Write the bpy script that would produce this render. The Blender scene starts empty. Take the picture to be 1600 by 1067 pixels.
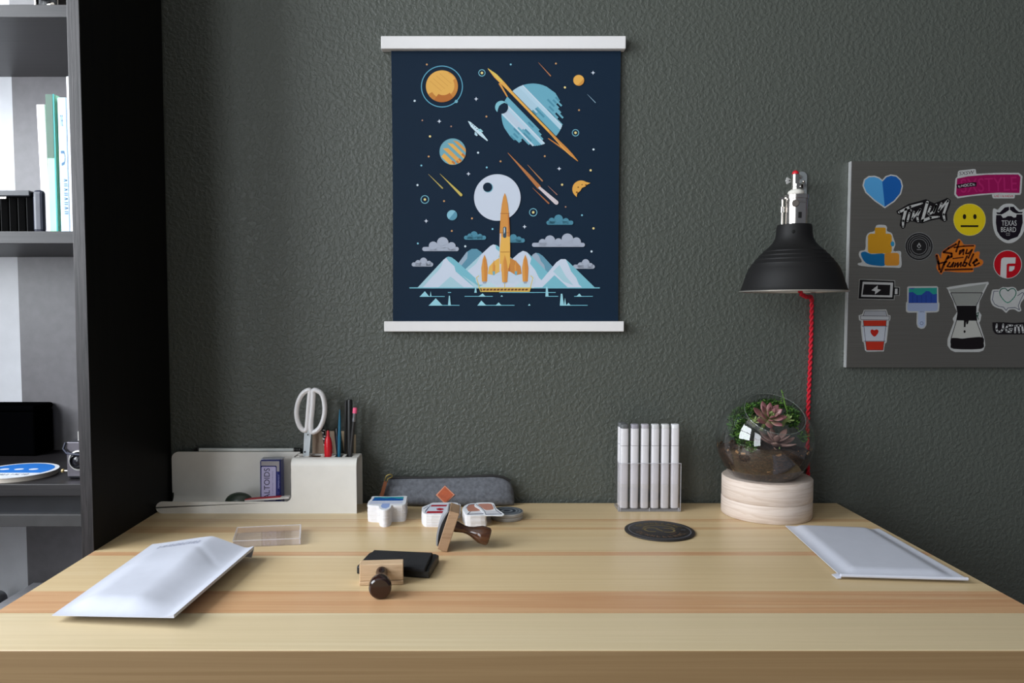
import bpy, bmesh, math, random
from mathutils import Vector, Matrix

S = bpy.context.scene
COL = S.collection
random.seed(7)

# ------------------------------------------------------------------ camera
F, PX, PY, PITCH, CZ = 1180.0, 752.0, 548.0, math.radians(3.05), 1.0956
cd = bpy.data.cameras.new('camera')
cam = bpy.data.objects.new('camera', cd)
COL.objects.link(cam)
cd.sensor_fit = 'HORIZONTAL'
cd.sensor_width = 36.0
cd.lens = F / 1600 * 36
cd.shift_x = (800 - PX) / 1600
cd.shift_y = (PY - 533.5) / 1600
cd.clip_start = 0.02
cam.location = (0, 0, CZ)
cam.rotation_euler = (math.pi / 2 - PITCH, 0, 0)
S.camera = cam

# ------------------------------------------------------------------ world, lights, exposure
w = bpy.data.worlds.new('world')
S.world = w
w.use_nodes = True
bg = w.node_tree.nodes['Background']
bg.inputs[0].default_value = (0.80, 0.87, 1.0, 1)
bg.inputs[1].default_value = 0.16


def window_light(name, loc, sx, sz, power, rot, col=(0.89, 0.945, 1.0)):
    l = bpy.data.lights.new(name, 'AREA')
    l.shape = 'RECTANGLE'
    l.size, l.size_y = sx, sz
    l.energy = power
    l.color = col
    o = bpy.data.objects.new(name, l)
    COL.objects.link(o)
    o.location = loc
    o.rotation_euler = rot
    return o


# daylight entering through the two windows of the left wall
window_light('window_daylight', (-1.43, 0.40, 1.68), 1.25, 1.10, 60, (0, -math.pi / 2, 0))
window_light('window_daylight', (-1.43, -1.45, 1.38), 1.70, 1.55, 64, (0, -math.pi / 2, 0))

vs = S.view_settings
S.display_settings.display_device = 'sRGB'
vs.view_transform = 'Standard'
vs.look = 'None'
vs.gamma = 1
vs.use_curve_mapping = False
vs.exposure = 0.0


# ------------------------------------------------------------------ geometry of the view -> places in the room
def ray(u, v):
    x, y = (u - PX) / F, -(v - PY) / F
    sp, cp = math.sin(PITCH), math.cos(PITCH)
    return Vector((x, y * sp + cp, y * cp - sp))


def W(u, v, Y):
    d = ray(u, v)
    t = Y / d.y
    return Vector((d.x * t, Y, CZ + d.z * t))


def D(u, v, Z):
    d = ray(u, v)
    t = (Z - CZ) / d.z
    return Vector((d.x * t, d.y * t, Z))


YW = 1.341      # painted wall
YD = 1.331      # back edge of the desk
DZ = W(1000, 786, YD).z   # desk surface


# ------------------------------------------------------------------ materials
def lin(c):
    r = []
    for k in c[:3]:
        k = k / 255.0
        r.append(k / 12.92 if k <= 0.04045 else ((k + 0.055) / 1.055) ** 2.4)
    return (r[0], r[1], r[2], 1.0)


_mats = {}


def nodes(name):
    m = bpy.data.materials.new(name)
    m.use_nodes = True
    nt = m.node_tree
    return m, nt, nt.nodes['Principled BSDF']


def mat(name, rgb, rough=0.5, metal=0.0, spec=0.5, var=0.05, scale=40.0, bump=0.0, coat=0.0, sub=0.0):
    if name in _mats:
        return _mats[name]
    m, nt, b = nodes(name)
    c = lin(rgb)
    b.inputs['Roughness'].default_value = rough
    b.inputs['Metallic'].default_value = metal
    b.inputs['Specular IOR Level'].default_value = spec
    b.inputs['Coat Weight'].default_value = coat
    b.inputs['Base Color'].default_value = c
    if var > 0:
        tc = nt.nodes.new('ShaderNodeTexCoord')
        n = nt.nodes.new('ShaderNodeTexNoise')
        n.inputs['Scale'].default_value = scale
        n.inputs['Detail'].default_value = 3
        nt.links.new(tc.outputs['Object'], n.inputs['Vector'])
        r = nt.nodes.new('ShaderNodeValToRGB')
        r.color_ramp.elements[0].position = 0.3
        r.color_ramp.elements[1].position = 0.7
        r.color_ramp.elements[0].color = tuple(k * (1 - var * 1.6) for k in c[:3]) + (1,)
        r.color_ramp.elements[1].color = tuple(min(1, k * (1 + var * 1.6)) for k in c[:3]) + (1,)
        nt.links.new(n.outputs[0], r.inputs[0])
        nt.links.new(r.outputs[0], b.inputs['Base Color'])
        if bump:
            bp = nt.nodes.new('ShaderNodeBump')
            bp.inputs['Strength'].default_value = bump
            bp.inputs['Distance'].default_value = 0.002
            nt.links.new(n.outputs[0], bp.inputs['Height'])
            nt.links.new(bp.outputs[0], b.inputs['Normal'])
    _mats[name] = m
    return m


def ink(rgb):
    """printed colour"""
    return mat('ink_%d_%d_%d' % tuple(rgb), rgb, rough=0.6, var=0.0, spec=0.12)


def wood(name, cols, vec, rough=0.4, bump=0.05, detail=4, dist=0.6, pos=None, spec=0.5, warp=0.0):
    if name in _mats:
        return _mats[name]
    m, nt, b = nodes(name)
    tc = nt.nodes.new('ShaderNodeTexCoord')
    mp = nt.nodes.new('ShaderNodeMapping')
    mp.inputs['Scale'].default_value = vec
    nt.links.new(tc.outputs['Object'], mp.inputs['Vector'])
    n = nt.nodes.new('ShaderNodeTexNoise')
    n.inputs['Scale'].default_value = 1.0
    n.inputs['Detail'].default_value = detail
    n.inputs['Distortion'].default_value = dist
    nt.links.new(mp.outputs[0], n.inputs['Vector'])
    r = nt.nodes.new('ShaderNodeValToRGB')
    el = r.color_ramp.elements
    k = len(cols)
    pos = pos or [0.3 + 0.4 * i / (k - 1) for i in range(k)]
    while len(el) < k:
        el.new(0.5)
    for i in range(k):
        el[i].position = pos[i]
        el[i].color = lin(cols[i])
    nt.links.new(n.outputs[0], r.inputs[0])
    nt.links.new(r.outputs[0], b.inputs['Base Color'])
    b.inputs['Roughness'].default_value = rough
    b.inputs['Specular IOR Level'].default_value = spec
    if bump:
        bp = nt.nodes.new('ShaderNodeBump')
        bp.inputs['Strength'].default_value = bump
        bp.inputs['Distance'].default_value = 0.001
        nt.links.new(n.outputs[0], bp.inputs['Height'])
        nt.links.new(bp.outputs[0], b.inputs['Normal'])
    _mats[name] = m
    return m


def clear(name, tint=(1, 1, 1), ior=1.45, rough=0.02, gain=1.0, haze=0.0, hazecol=(0.8, 0.8, 0.85), power=5.0):
    """thin clear sheet: see-through with Fresnel reflections, optional slight haze"""
    if name in _mats:
        return _mats[name]
    m = bpy.data.materials.new(name)
    m.use_nodes = True
    nt = m.node_tree
    nt.nodes.clear()
    out = nt.nodes.new('ShaderNodeOutputMaterial')
    tr = nt.nodes.new('ShaderNodeBsdfTransparent')
    tr.inputs[0].default_value = (*tint, 1)
    gl = nt.nodes.new('ShaderNodeBsdfGlossy')
    gl.inputs['Roughness'].default_value = rough
    lw = nt.nodes.new('ShaderNodeLayerWeight')
    lw.inputs[0].default_value = 0.5
    pw = nt.nodes.new('ShaderNodeMath')
    pw.operation = 'POWER'
    pw.inputs[1].default_value = power
    nt.links.new(lw.outputs['Facing'], pw.inputs[0])
    f0 = ((ior - 1) / (ior + 1)) ** 2
    mul = nt.nodes.new('ShaderNodeMath')
    mul.operation = 'MULTIPLY_ADD'
    mul.use_clamp = True
    mul.inputs[1].default_value = 0.7 * min(gain, 1.5)
    mul.inputs[2].default_value = f0 * gain
    nt.links.new(pw.outputs[0], mul.inputs[0])
    mx = nt.nodes.new('ShaderNodeMixShader')
    nt.links.new(mul.outputs[0], mx.inputs[0])
    src = tr
    if haze > 0:
        df = nt.nodes.new('ShaderNodeBsdfDiffuse')
        df.inputs[0].default_value = (*hazecol, 1)
        m2 = nt.nodes.new('ShaderNodeMixShader')
        m2.inputs[0].default_value = haze
        nt.links.new(tr.outputs[0], m2.inputs[1])
        nt.links.new(df.outputs[0], m2.inputs[2])
        src = m2
    nt.links.new(src.outputs[0], mx.inputs[1])
    nt.links.new(gl.outputs[0], mx.inputs[2])
    nt.links.new(mx.outputs[0], out.inputs[0])
    _mats[name] = m
    return m


# ------------------------------------------------------------------ mesh builder
def wloc(o):
    p = Vector((0, 0, 0))
    while o is not None:
        p += o.location
        o = o.parent
    return p


class MB:
    def __init__(s):
        s.v, s.f, s.mi, s.sm = [], [], [], []

    def add(s, verts, faces, mi=0, smooth=False):
        n = len(s.v)
        s.v += [Vector(p) for p in verts]
        for f in faces:
            s.f.append([n + i for i in f])
            s.mi.append(mi)
            s.sm.append(smooth)
        return s

    def box(s, x0, x1, y0, y1, z0, z1, mi=0, M=None):
        vs_ = [(x, y, z) for z in (z0, z1) for y in (y0, y1) for x in (x0, x1)]
        if M is not None:
            vs_ = [M @ Vector(p) for p in vs_]
        return s.add(vs_, [(0, 2, 3, 1), (4, 5, 7, 6), (0, 1, 5, 4), (2, 6, 7, 3), (0, 4, 6, 2), (1, 3, 7, 5)], mi)

    def prism(s, pts, off, mi=0, smooth=False):
        n = len(pts)
        off = Vector(off)
        a = [Vector(p) for p in pts]
        b = [p + off for p in a]
        s.add(a + b, [list(range(n))[::-1], list(range(n, 2 * n))], mi)
        s.add(a + b, [(i, (i + 1) % n, n + (i + 1) % n, n + i) for i in range(n)], mi, smooth)
        return s

    def loft(s, rings, mi=0, smooth=True, cap=True, closed=True):
        n = len(rings[0])
        vs_ = [p for r in rings for p in r]
        fs = []
        for k in range(len(rings) - 1):
            for i in range(n if closed else n - 1):
                j = (i + 1) % n
                fs.append((k * n + i, k * n + j, (k + 1) * n + j, (k + 1) * n + i))
        s.add(vs_, fs, mi, smooth)
        if cap:
            s.add(rings[0], [list(range(n))[::-1]], mi)
            s.add(rings[-1], [list(range(n))], mi)
        return s

    def lathe(s, prof, n=40, M=None, mi=0, cap=True, smooth=True):
        rings = []
        for r, z in prof:
            rr = max(r, 1e-5)
            ring = [Vector((rr * math.cos(2 * math.pi * i / n), rr * math.sin(2 * math.pi * i / n), z)) for i in range(n)]
            rings.append([M @ p for p in ring] if M is not None else ring)
        return s.loft(rings, mi, smooth, cap)

    def tube(s, path, r, n=10, closed=False, mi=0, cap=True, flat=1.0, flat_axis=None):
        path = [Vector(p) for p in path]
        m = len(path)
        rings = []
        prev = None
        for i, p in enumerate(path):
            if closed:
                t = path[(i + 1) % m] - path[i - 1]
            else:
                t = path[min(i + 1, m - 1)] - path[max(i - 1, 0)]
            t.normalize()
            if flat_axis is not None:
                a = Vector(flat_axis)
                a = (a - t * a.dot(t)).normalized()
            elif prev is None:
                a = t.orthogonal().normalized()
            else:
                a = (prev - t * prev.dot(t)).normalized()
            prev = a
            b = t.cross(a)
            rad = r[i] if isinstance(r, (list, tuple)) else r
            rings.append([p + a * (rad * flat * math.cos(2 * math.pi * k / n)) + b * (rad * math.sin(2 * math.pi * k / n)) for k in range(n)])
        if closed:
            rings.append(rings[0])
            cap = False
        return s.loft(rings, mi, True, cap)

    def ball(s, c, r, n=16, mi=0, sc=(1, 1, 1), M=None):
        T = Matrix.Translation(Vector(c)) @ (M or Matrix.Identity(4)) @ Matrix.Diagonal((*sc, 1))
        k = max(6, n // 2)
        return s.lathe([(r * math.sin(math.pi * i / k), -r * math.cos(math.pi * i / k)) for i in range(k + 1)], n, T, mi, False)

    def obj(s, name, mats, parent=None, origin=None, local=False, bevel=0.0, seg=2, angle=35, sub=0):
        if not isinstance(mats, (list, tuple)):
            mats = [mats]
        off = Vector((0, 0, 0))
        if parent is not None and not local:
            off = wloc(parent)
        elif origin is not None:
            off = Vector(origin)
        me = bpy.data.meshes.new(name)
        me.from_pydata([tuple(p - off) for p in s.v], [], s.f)
        for m in mats:
            me.materials.append(m)
        me.polygons.foreach_set('material_index', s.mi)
        me.polygons.foreach_set('use_smooth', s.sm)
        me.update()
        bm = bmesh.new()
        bm.from_mesh(me)
        bmesh.ops.remove_doubles(bm, verts=bm.verts, dist=4e-7)
        bmesh.ops.recalc_face_normals(bm, faces=bm.faces)
        bm.to_mesh(me)
        bm.free()
        if any(s.sm):
            me.set_sharp_from_angle(angle=math.radians(angle))
        o = bpy.data.objects.new(name, me)
        COL.objects.link(o)
        if parent is not None:
            o.parent = parent
        elif origin is not None:
            o.location = off
        if bevel:
            md = o.modifiers.new('bevel', 'BEVEL')
            md.width = bevel
            md.segments = seg
            md.limit_method = 'ANGLE'
            md.angle_limit = math.radians(40)
        if sub:
            md = o.modifiers.new('subdivision', 'SUBSURF')
            md.levels = md.render_levels = sub
        return o


def tag(o, label=None, cat=None, group=None, kind=None):
    if label:
        o['label'] = label
    if cat:
        o['category'] = cat
    if group:
        o['group'] = group
    if kind:
        o['kind'] = kind
    return o


def thing(name, label, cat, loc=(0, 0, 0), group=None, rot=None):
    o = bpy.data.objects.new(name, None)
    COL.objects.link(o)
    o.location = loc
    o.empty_display_size = 0.02
    if rot:
        o.rotation_euler = rot
    return tag(o, label, cat, group)


def struct(o):
    o['kind'] = 'structure'
    return o


# ------------------------------------------------------------------ flat print: printed shapes lying on a sheet
def smooth(pts, n=6, closed=True):
    out = []
    m = len(pts)
    rng = range(m) if closed else range(m - 1)
    for i in rng:
        if closed:
            p0, p1, p2, p3 = pts[i - 1], pts[i], pts[(i + 1) % m], pts[(i + 2) % m]
        else:
            p0, p1, p2, p3 = pts[max(i - 1, 0)], pts[i], pts[i + 1], pts[min(i + 2, m - 1)]
        for k in range(n):
            t = k / n
            out.append(tuple(0.5 * ((2 * p1[d]) + (-p0[d] + p2[d]) * t + (2 * p0[d] - 5 * p1[d] + 4 * p2[d] - p3[d]) * t * t
                                    + (-p0[d] + 3 * p1[d] - 3 * p2[d] + p3[d]) * t ** 3) for d in (0, 1)))
    if not closed:
        out.append(tuple(pts[-1]))
    return out


def grow(pts, d):
    """offset a closed outline outwards by d"""
    m = len(pts)
    ar = sum(pts[i][0] * pts[(i + 1) % m][1] - pts[(i + 1) % m][0] * pts[i][1] for i in range(m))
    sg = 1 if ar > 0 else -1
    out = []
    for i in range(m):
        a, b, c = Vector(pts[i - 1]), Vector(pts[i]), Vector(pts[(i + 1) % m])
        e1, e2 = (b - a), (c - b)
        if e1.length < 1e-9 or e2.length < 1e-9:
            out.append(tuple(b))
            continue
        n1 = Vector((e1.y, -e1.x)).normalized() * sg
        n2 = Vector((e2.y, -e2.x)).normalized() * sg
        n = (n1 + n2)
        if n.length < 1e-6:
            n = n1
        n.normalize()
        k = 1 / max(0.5, n.dot(n1))
        out.append((b.x + n.x * d * k, b.y + n.y * d * k))
    return out


def circ(cx, cy, r, n=36, ry=None):
    ry = ry or r
    return [(cx + r * math.cos(2 * math.pi * i / n), cy + ry * math.sin(2 * math.pi * i / n)) for i in range(n)]


def rrect(x0, y0, x1, y1, r, n=5):
    out = []
    for cx, cy, a in ((x1 - r, y0 + r, -90), (x1 - r, y1 - r, 0), (x0 + r, y1 - r, 90), (x0 + r, y0 + r, 180)):
        for i in range(n + 1):
            t = math.radians(a + 90 * i / n)
            out.append((cx + r * math.cos(t), cy + r * math.sin(t)))
    return out


_txt = {}


def text_shape(body):
    if body not in _txt:
        cu = bpy.data.curves.new('lettering', 'FONT')
        cu.body = body
        cu.resolution_u = 3
        o = bpy.data.objects.new('lettering', cu)
        COL.objects.link(o)
        dg = bpy.context.evaluated_depsgraph_get()
        me = bpy.data.meshes.new_from_object(o.evaluated_get(dg))
        _txt[body] = ([tuple(v.co[:2]) for v in me.vertices], [list(p.vertices) for p in me.polygons])
        bpy.data.objects.remove(o)
        bpy.data.curves.remove(cu)
        bpy.data.meshes.remove(me)
    return _txt[body]


class Art:
    """printed shapes in picture units, laid on a surface by P(u, v, height)"""

    def __init__(s, P, eps=0.000008):
        s.P, s.eps, s.mb, s.cols, s.layer, s.gain = P, eps, MB(), [], 0, 1.0

    def ci(s, rgb):
        rgb = tuple(int(k * s.gain) for k in rgb)
        if rgb not in s.cols:
            s.cols.append(rgb)
        return s.cols.index(rgb)

    def poly(s, pts, rgb, up=True):
        if up:
            s.layer += 1
        s.mb.add([s.P(p[0], p[1], s.layer * s.eps) for p in pts], [list(range(len(pts)))], s.ci(rgb))

    def polys(s, lst, rgb):
        s.layer += 1
        for p in lst:
            s.poly(p, rgb, False)

    def disc(s, cx, cy, r, rgb, n=36, up=True):
        s.poly(circ(cx, cy, r, n), rgb, up)

    def ring(s, cx, cy, r, wd, rgb, n=40, a0=0, a1=360):
        s.layer += 1
        h = s.layer * s.eps
        pts, fs = [], []
        for i in range(n + 1):
            a = math.radians(a0 + (a1 - a0) * i / n)
            for q in (r - wd / 2, r + wd / 2):
                pts.append(s.P(cx + q * math.cos(a), cy + q * math.sin(a), h))
        for i in range(n):
            fs.append((2 * i, 2 * i + 1, 2 * i + 3, 2 * i + 2))
        s.mb.add(pts, fs, s.ci(rgb))

    def stroke(s, pts, wd, rgb, up=True, joints=True):
        if up:
            s.layer += 1
        m = len(pts)
        ws = wd if isinstance(wd, (list, tuple)) else [wd] * m
        for i in range(m - 1):
            a, b = Vector(pts[i]), Vector(pts[i + 1])
            d = b - a
            if d.length < 1e-6:
                continue
            n = Vector((-d.y, d.x)).normalized()
            s.poly([tuple(a + n * ws[i] / 2), tuple(b + n * ws[i + 1] / 2), tuple(b - n * ws[i + 1] / 2), tuple(a - n * ws[i] / 2)], rgb, False)
        if joints:
            for p, q in zip(pts, ws):
                if q > 0.3:
                    s.poly(circ(p[0], p[1], q / 2, 10), rgb, False)

    def text(s, body, cx, cy, wd, ht, rgb, rot=0.0, shear=0.0):
        s.layer += 1
        vs_, fs = text_shape(body)
        xs = [p[0] for p in vs_]
        ys = [p[1] for p in vs_]
        x0, x1, y0, y1 = min(xs), max(xs), min(ys), max(ys)
        c, sn = math.cos(math.radians(rot)), math.sin(math.radians(rot))
        out = []
        for x, y in vs_:
            a = ((x - x0) / (x1 - x0) - 0.5) * wd
            b = -((y - y0) / (y1 - y0) - 0.5) * ht
            a -= shear * b
            out.append(s.P(cx + a * c - b * sn, cy + a * sn + b * c, s.layer * s.eps))
        s.mb.add(out, fs, s.ci(rgb))

    def scribble(s, x0, y0, x1, y1, ht, n, rgb, wd=None):
        """small lettering too fine to read: a row of letter-like marks"""
        s.layer += 1
        wd = wd or ht * .16
        rr = random.Random(n * 31 + int(abs(x0) * 10))
        L = Vector((x1 - x0, y1 - y0))
        ux = L.normalized()
        uy = Vector((-ux.y, ux.x))
        st_ = L.length / n
        for i in range(n):
            o = Vector((x0, y0)) + ux * (i + .5) * st_
            h, w_ = ht * .5, st_ * .34
            q = lambda a, b: tuple(o + ux * a * w_ + uy * b * h)
            for pts in rr.choice((([q(-1, -1), q(-1, 1)], [q(-1, 1), q(1, 1)], [q(-1, 0), q(.7, 0)]), ([q(-1, 1), q(0, -1), q(1, 1)],), ([q(1, -1), q(-1, -1), q(-1, 1), q(1, 1)],),
                                  ([q(0, -1), q(0, 1)],), ([q(-1, 1), q(-1, -1), q(1, 1), q(1, -1)],), ([q(-1, -1), q(1, -1), q(1, 1), q(-1, 1), q(-1, -1)],))):
                s.stroke(pts, wd, rgb, False, False)

    def obj(s, name, parent=None, origin=None, base=None):
        """base = (outline, thickness, rgb): the cut sheet itself under the print"""
        mb = s.mb
        if base:
            ol, th, rgb = base
            k = s.ci(rgb)
            a = [s.P(p[0], p[1], 0) for p in ol]
            b = [s.P(p[0], p[1], -th) for p in ol]
            n = len(a)
            mb.add(a + b, [list(range(n)), list(range(n, 2 * n))[::-1]] + [(i, (i + 1) % n, n + (i + 1) % n, n + i) for i in range(n)], k)
        return mb.obj(name, [ink(c) for c in s.cols], parent, origin)

# ================================================================== ROOM
# textured paint on the walls
def paint(name, rgb):
    m, nt, b = nodes(name)
    tc = nt.nodes.new('ShaderNodeTexCoord')
    n1 = nt.nodes.new('ShaderNodeTexNoise')
    n1.inputs['Scale'].default_value = 150
    n1.inputs['Detail'].default_value = 4.0
    n1.inputs['Roughness'].default_value = 0.5
    n1.inputs['Distortion'].default_value = 0.35
    n2 = nt.nodes.new('ShaderNodeTexNoise')
    n2.inputs['Scale'].default_value = 420
    n2.inputs['Detail'].default_value = 2
    for n in (n1, n2):
        nt.links.new(tc.outputs['Object'], n.inputs['Vector'])
    r1 = nt.nodes.new('ShaderNodeValToRGB')
    r1.color_ramp.elements[0].position = 0.36
    r1.color_ramp.elements[1].position = 0.68
    r1.color_ramp.interpolation = 'EASE'
    nt.links.new(n1.outputs[0], r1.inputs[0])
    ad = nt.nodes.new('ShaderNodeMath')
    ad.operation = 'MULTIPLY_ADD'
    ad.inputs[1].default_value = 0.22
    nt.links.new(n2.outputs[0], ad.inputs[0])
    nt.links.new(r1.outputs[0], ad.inputs[2])
    bp = nt.nodes.new('ShaderNodeBump')
    bp.inputs['Strength'].default_value = 0.50
    bp.inputs['Distance'].default_value = 0.0015
    nt.links.new(ad.outputs[0], bp.inputs['Height'])
    nt.links.new(bp.outputs[0], b.inputs['Normal'])
    b.inputs['Base Color'].default_value = lin(rgb)
    b.inputs['Roughness'].default_value = 0.46
    b.inputs['Specular IOR Level'].default_value = 0.5
    return m


wallp = paint('grey_green_wall_paint', (78, 82, 76))
white_wall = mat('plain_wall_paint', (188, 186, 180), rough=0.7)
XL, XR, YR, HC = -1.33, 2.3, -2.4, 2.45
struct(MB().box(XL, XR, YW, YW + 0.1, 0, HC).obj('wall_back', wallp))
floor_m = wood('floor_boards', [(92, 70, 52), (120, 92, 68)], (3, 30, 3), rough=0.4)
struct(MB().box(XL, XR, YR, YW, -0.08, 0).obj('floor', floor_m))
struct(MB().box(XL, XR, YR, YW + 0.1, HC, HC + 0.08).obj('ceiling', white_wall))
# left wall with two window openings
m = MB()
wins = [(-2.25, -0.65, 0.52, 2.26), (-0.16, 0.98, 1.05, 2.32)]
m.box(XL - 0.06, XL, YR, -2.25, 0, HC)
m.box(XL - 0.06, XL, -0.65, -0.16, 0, HC)
m.box(XL - 0.06, XL, 0.98, YW + 0.1, 0, HC)
for y0, y1, z0, z1 in wins:
    m.box(XL - 0.06, XL, y0, y1, 0, z0)
    m.box(XL - 0.06, XL, y0, y1, z1, HC)
struct(m.obj('wall_left', white_wall))
trim_m = mat('white_window_trim', (225, 225, 222), rough=0.4)
for i, (y0, y1, z0, z1) in enumerate(wins):
    m = MB()
    for a, b_, c, d in ((y0, y0 + .035, z0, z1), (y1 - .035, y1, z0, z1), (y0 + .035, y1 - .035, z0, z0 + .035), (y0 + .035, y1 - .035, z1 - .035, z1),
                        (y0 + .035, y1 - .035, (z0 + z1) / 2 - .015, (z0 + z1) / 2 + .015)):
        m.box(XL - 0.05, XL - 0.02, a, b_, c, d)
    struct(m.obj('window_%d' % (i + 1), trim_m))
struct(MB().box(XL, XR, YW - 0.012, YW, 0, 0.09).obj('baseboard_back', trim_m, bevel=0.003))

# ================================================================== BOOKCASE
XP = -0.553            # outer face of its right side
TP = 0.0178
YB = 1.062             # its front
BL = -1.153
ztop = W(150, 6, YB).z
blk = wood('black_brown_veneer', [(11, 10, 9), (16, 15, 14), (9, 8, 8)], (60, 60, 3), rough=0.55, spec=0.12, bump=0.1)
edge = wood('grained_veneer_edge', [(8, 7, 8), (50, 45, 47), (14, 12, 13), (62, 57, 59)], (330, 200, 6), rough=0.5, bump=0.25, dist=1.2, pos=[.33, .45, .55, .68])
shelf_m = wood('shelf_veneer', [(22, 20, 22), (37, 34, 36), (27, 25, 27)], (4, 120, 170), rough=0.42, bump=0.15, dist=0.8)
bookcase = thing('bookcase', 'tall black-brown bookcase with pale back at the left edge', 'bookcase', ((BL + XP) / 2, 1.2, 0))  # the pale half of the back is a painted window reflection


def side(x0, x1):
    mb = MB()
    mb.box(x0, x1, YB, YW - 0.006, 0, 2.02)
    o = mb.obj('side_panel', [blk, edge], bookcase, bevel=0.0008)
    for p in o.data.polygons:
        if p.normal.y < -0.9:
            p.material_index = 1
    return o


side(XP - TP, XP)
side(BL, BL + TP)
xi0, xi1 = BL + TP, XP - TP
seam = W(30, 480, YW - 0.01).x  # border of the painted window reflection; the back is one panel
backw = mat('back_board_window_sheen', (226, 227, 232), rough=0.35, var=0.02)  # window reflection on this half of the back, painted as white
backg = mat('back_board_no_sheen', (118, 115, 118), rough=0.38, var=0.05, scale=60)  # same back panel outside the painted reflection
tag(MB().box(xi0, seam, YW - 0.010, YW - 0.006, 0.02, 2.0).obj('back_panel', backw, bookcase), 'white back board')  # white is the painted window reflection, not a separate board
tag(MB().box(seam, xi1, YW - 0.0105, YW - 0.0065, 0.02, 2.0).obj('back_panel', backg, bookcase), 'grey back board')  # rest of the same back panel, outside the painted reflection
TS = 0.0173


def shelf(zt, t=TS, name='shelf', y0=YB + 0.002, mm=None):
    return MB().box(xi0, xi1, y0, YW - 0.011, zt - t, zt).obj(name, mm or shelf_m, bookcase, bevel=0.0008)


Z1 = W(60, 6, YB).z
Z2 = W(60, 361, YB).z
Z3 = W(60, 757, YB).z
Z4 = W(60, 935, YW - 0.011).z
for z in (Z1, Z2, Z3, Z4):
    shelf(z)
MB().box(BL, XP, YB, YW - 0.006, 2.02, 2.04).obj('top_panel', blk, bookcase, bevel=0.001)
MB().box(xi0, xi1, YB + 0.03, YB + 0.045, 0.0, 0.06).obj('plinth', blk, bookcase)
# a second board close under the lower shelf
za, zb = W(60, 804, YB + .01).z, W(60, 823, YB + .01).z
MB().box(xi0, xi1, YB + 0.018, YB + 0.03, za, Z3 - TS).obj('shelf_rail', mat('blue_grey_rail', (30, 31, 36), rough=0.4, var=0.1), bookcase)
shelf(za, za - zb, 'lower_board', YB + 0.010, mat('grey_lower_board', (62, 61, 62), rough=0.45, var=0.08))

# ================================================================== DESK
desk = thing('desk', 'pale pine desk with a glued plank top against the dark wall', 'desk', (0.04, 1.04, 0))
XD0, XD1 = -0.5525, D(1307, 786, DZ).x
DT = 0.052
YF = D(800, 1017, DZ).y
pale = wood('pale_pine', [(200, 180, 144), (209, 190, 155), (204, 185, 149), (213, 196, 163)], (1.1, 75, 75), rough=0.34, bump=0.04, detail=5, dist=0.5)
mid = wood('honey_pine', [(202, 175, 132), (212, 188, 147), (206, 180, 138), (215, 193, 154)], (1.0, 60, 60), rough=0.34, bump=0.04, detail=5, dist=0.6)
mid2 = wood('streaked_pine', [(205, 178, 134), (213, 188, 146), (208, 179, 134), (194, 154, 110), (214, 191, 150)], (0.9, 42, 42), rough=0.34, bump=0.04, detail=4, dist=0.5, pos=[.28, .42, .55, .63, .72])
red = wood('reddish_heartwood', [(197, 152, 112), (204, 163, 122), (192, 144, 104), (206, 170, 130)], (1.2, 60, 60), rough=0.34, bump=0.04, detail=5, dist=0.6)
rows = [1017, 957, 923.5, 894, 868, 862, 838, 811]
ys = [D(800, r, DZ).y for r in rows] + [YD]
ys[0] += 0.0016
fasc = wood('shaded_brown_front_edge', [(142, 114, 78), (158, 130, 93), (149, 121, 85), (164, 137, 100)], (1.2, 80, 110), rough=0.45, bump=0.05, detail=5)  # browner wood, darkened as well to carry shade on the desk front
MB().box(XD0, XD1, YF, YF + 0.0015, DZ - DT, DZ - 0.0003).obj('added_front_edge_strip', fasc, desk, bevel=0.0005, seg=2)  # thin added strip holding that shaded tone
ms = [pale, red, mid, mid, red, mid, mid2, mid]
for i in range(len(ys) - 1):
    g = 0.00012
    MB().box(XD0, XD1, ys[i] + (g if i else 0), ys[i + 1] - g, DZ - DT, DZ).obj('plank', ms[i], desk) if i else \
        MB().box(XD0, XD1, ys[0], ys[1] - g, DZ - DT, DZ).obj('plank', ms[0], desk, bevel=0.0016, seg=3)
for x in (XD0 + 0.05, XD1 - 0.11):
    for y in (YF + 0.05, YD - 0.11):
        MB().box(x, x + 0.06, y, y + 0.06, 0, DZ - DT).obj('leg', pale, desk, bevel=0.003)
MB().box(XD0 + 0.06, XD1 - 0.06, YF + 0.06, YF + 0.08, DZ - DT - 0.08, DZ - DT).obj('apron', pale, desk)
MB().box(XD0 + 0.06, XD1 - 0.06, YD - 0.09, YD - 0.07, DZ - DT - 0.08, DZ - DT).obj('apron', pale, desk)

# ================================================================== POSTER
YPS = 1.3345
poster = thing('wall_poster', 'dark blue space poster with a rocket, hung on the wall by white wooden bars', 'poster', W(786, 286, YW))
white_bar = mat('white_painted_bar', (228, 226, 226), rough=0.4, var=0.004)
for name, (u0, v0, u1, v1) in (('top_bar', (595, 56, 978, 76)), ('bottom_bar', (600, 502, 975, 518))):
    a, b_ = W(u0, v0, 1.323), W(u1, v1, 1.323)
    MB().box(a.x, b_.x, 1.323, 1.3405, b_.z, a.z).obj(name, white_bar, poster, bevel=0.0012)
a, b_ = W(611, 66, YPS), W(966, 510, YPS)
navy = (21, 38, 56)
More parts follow.
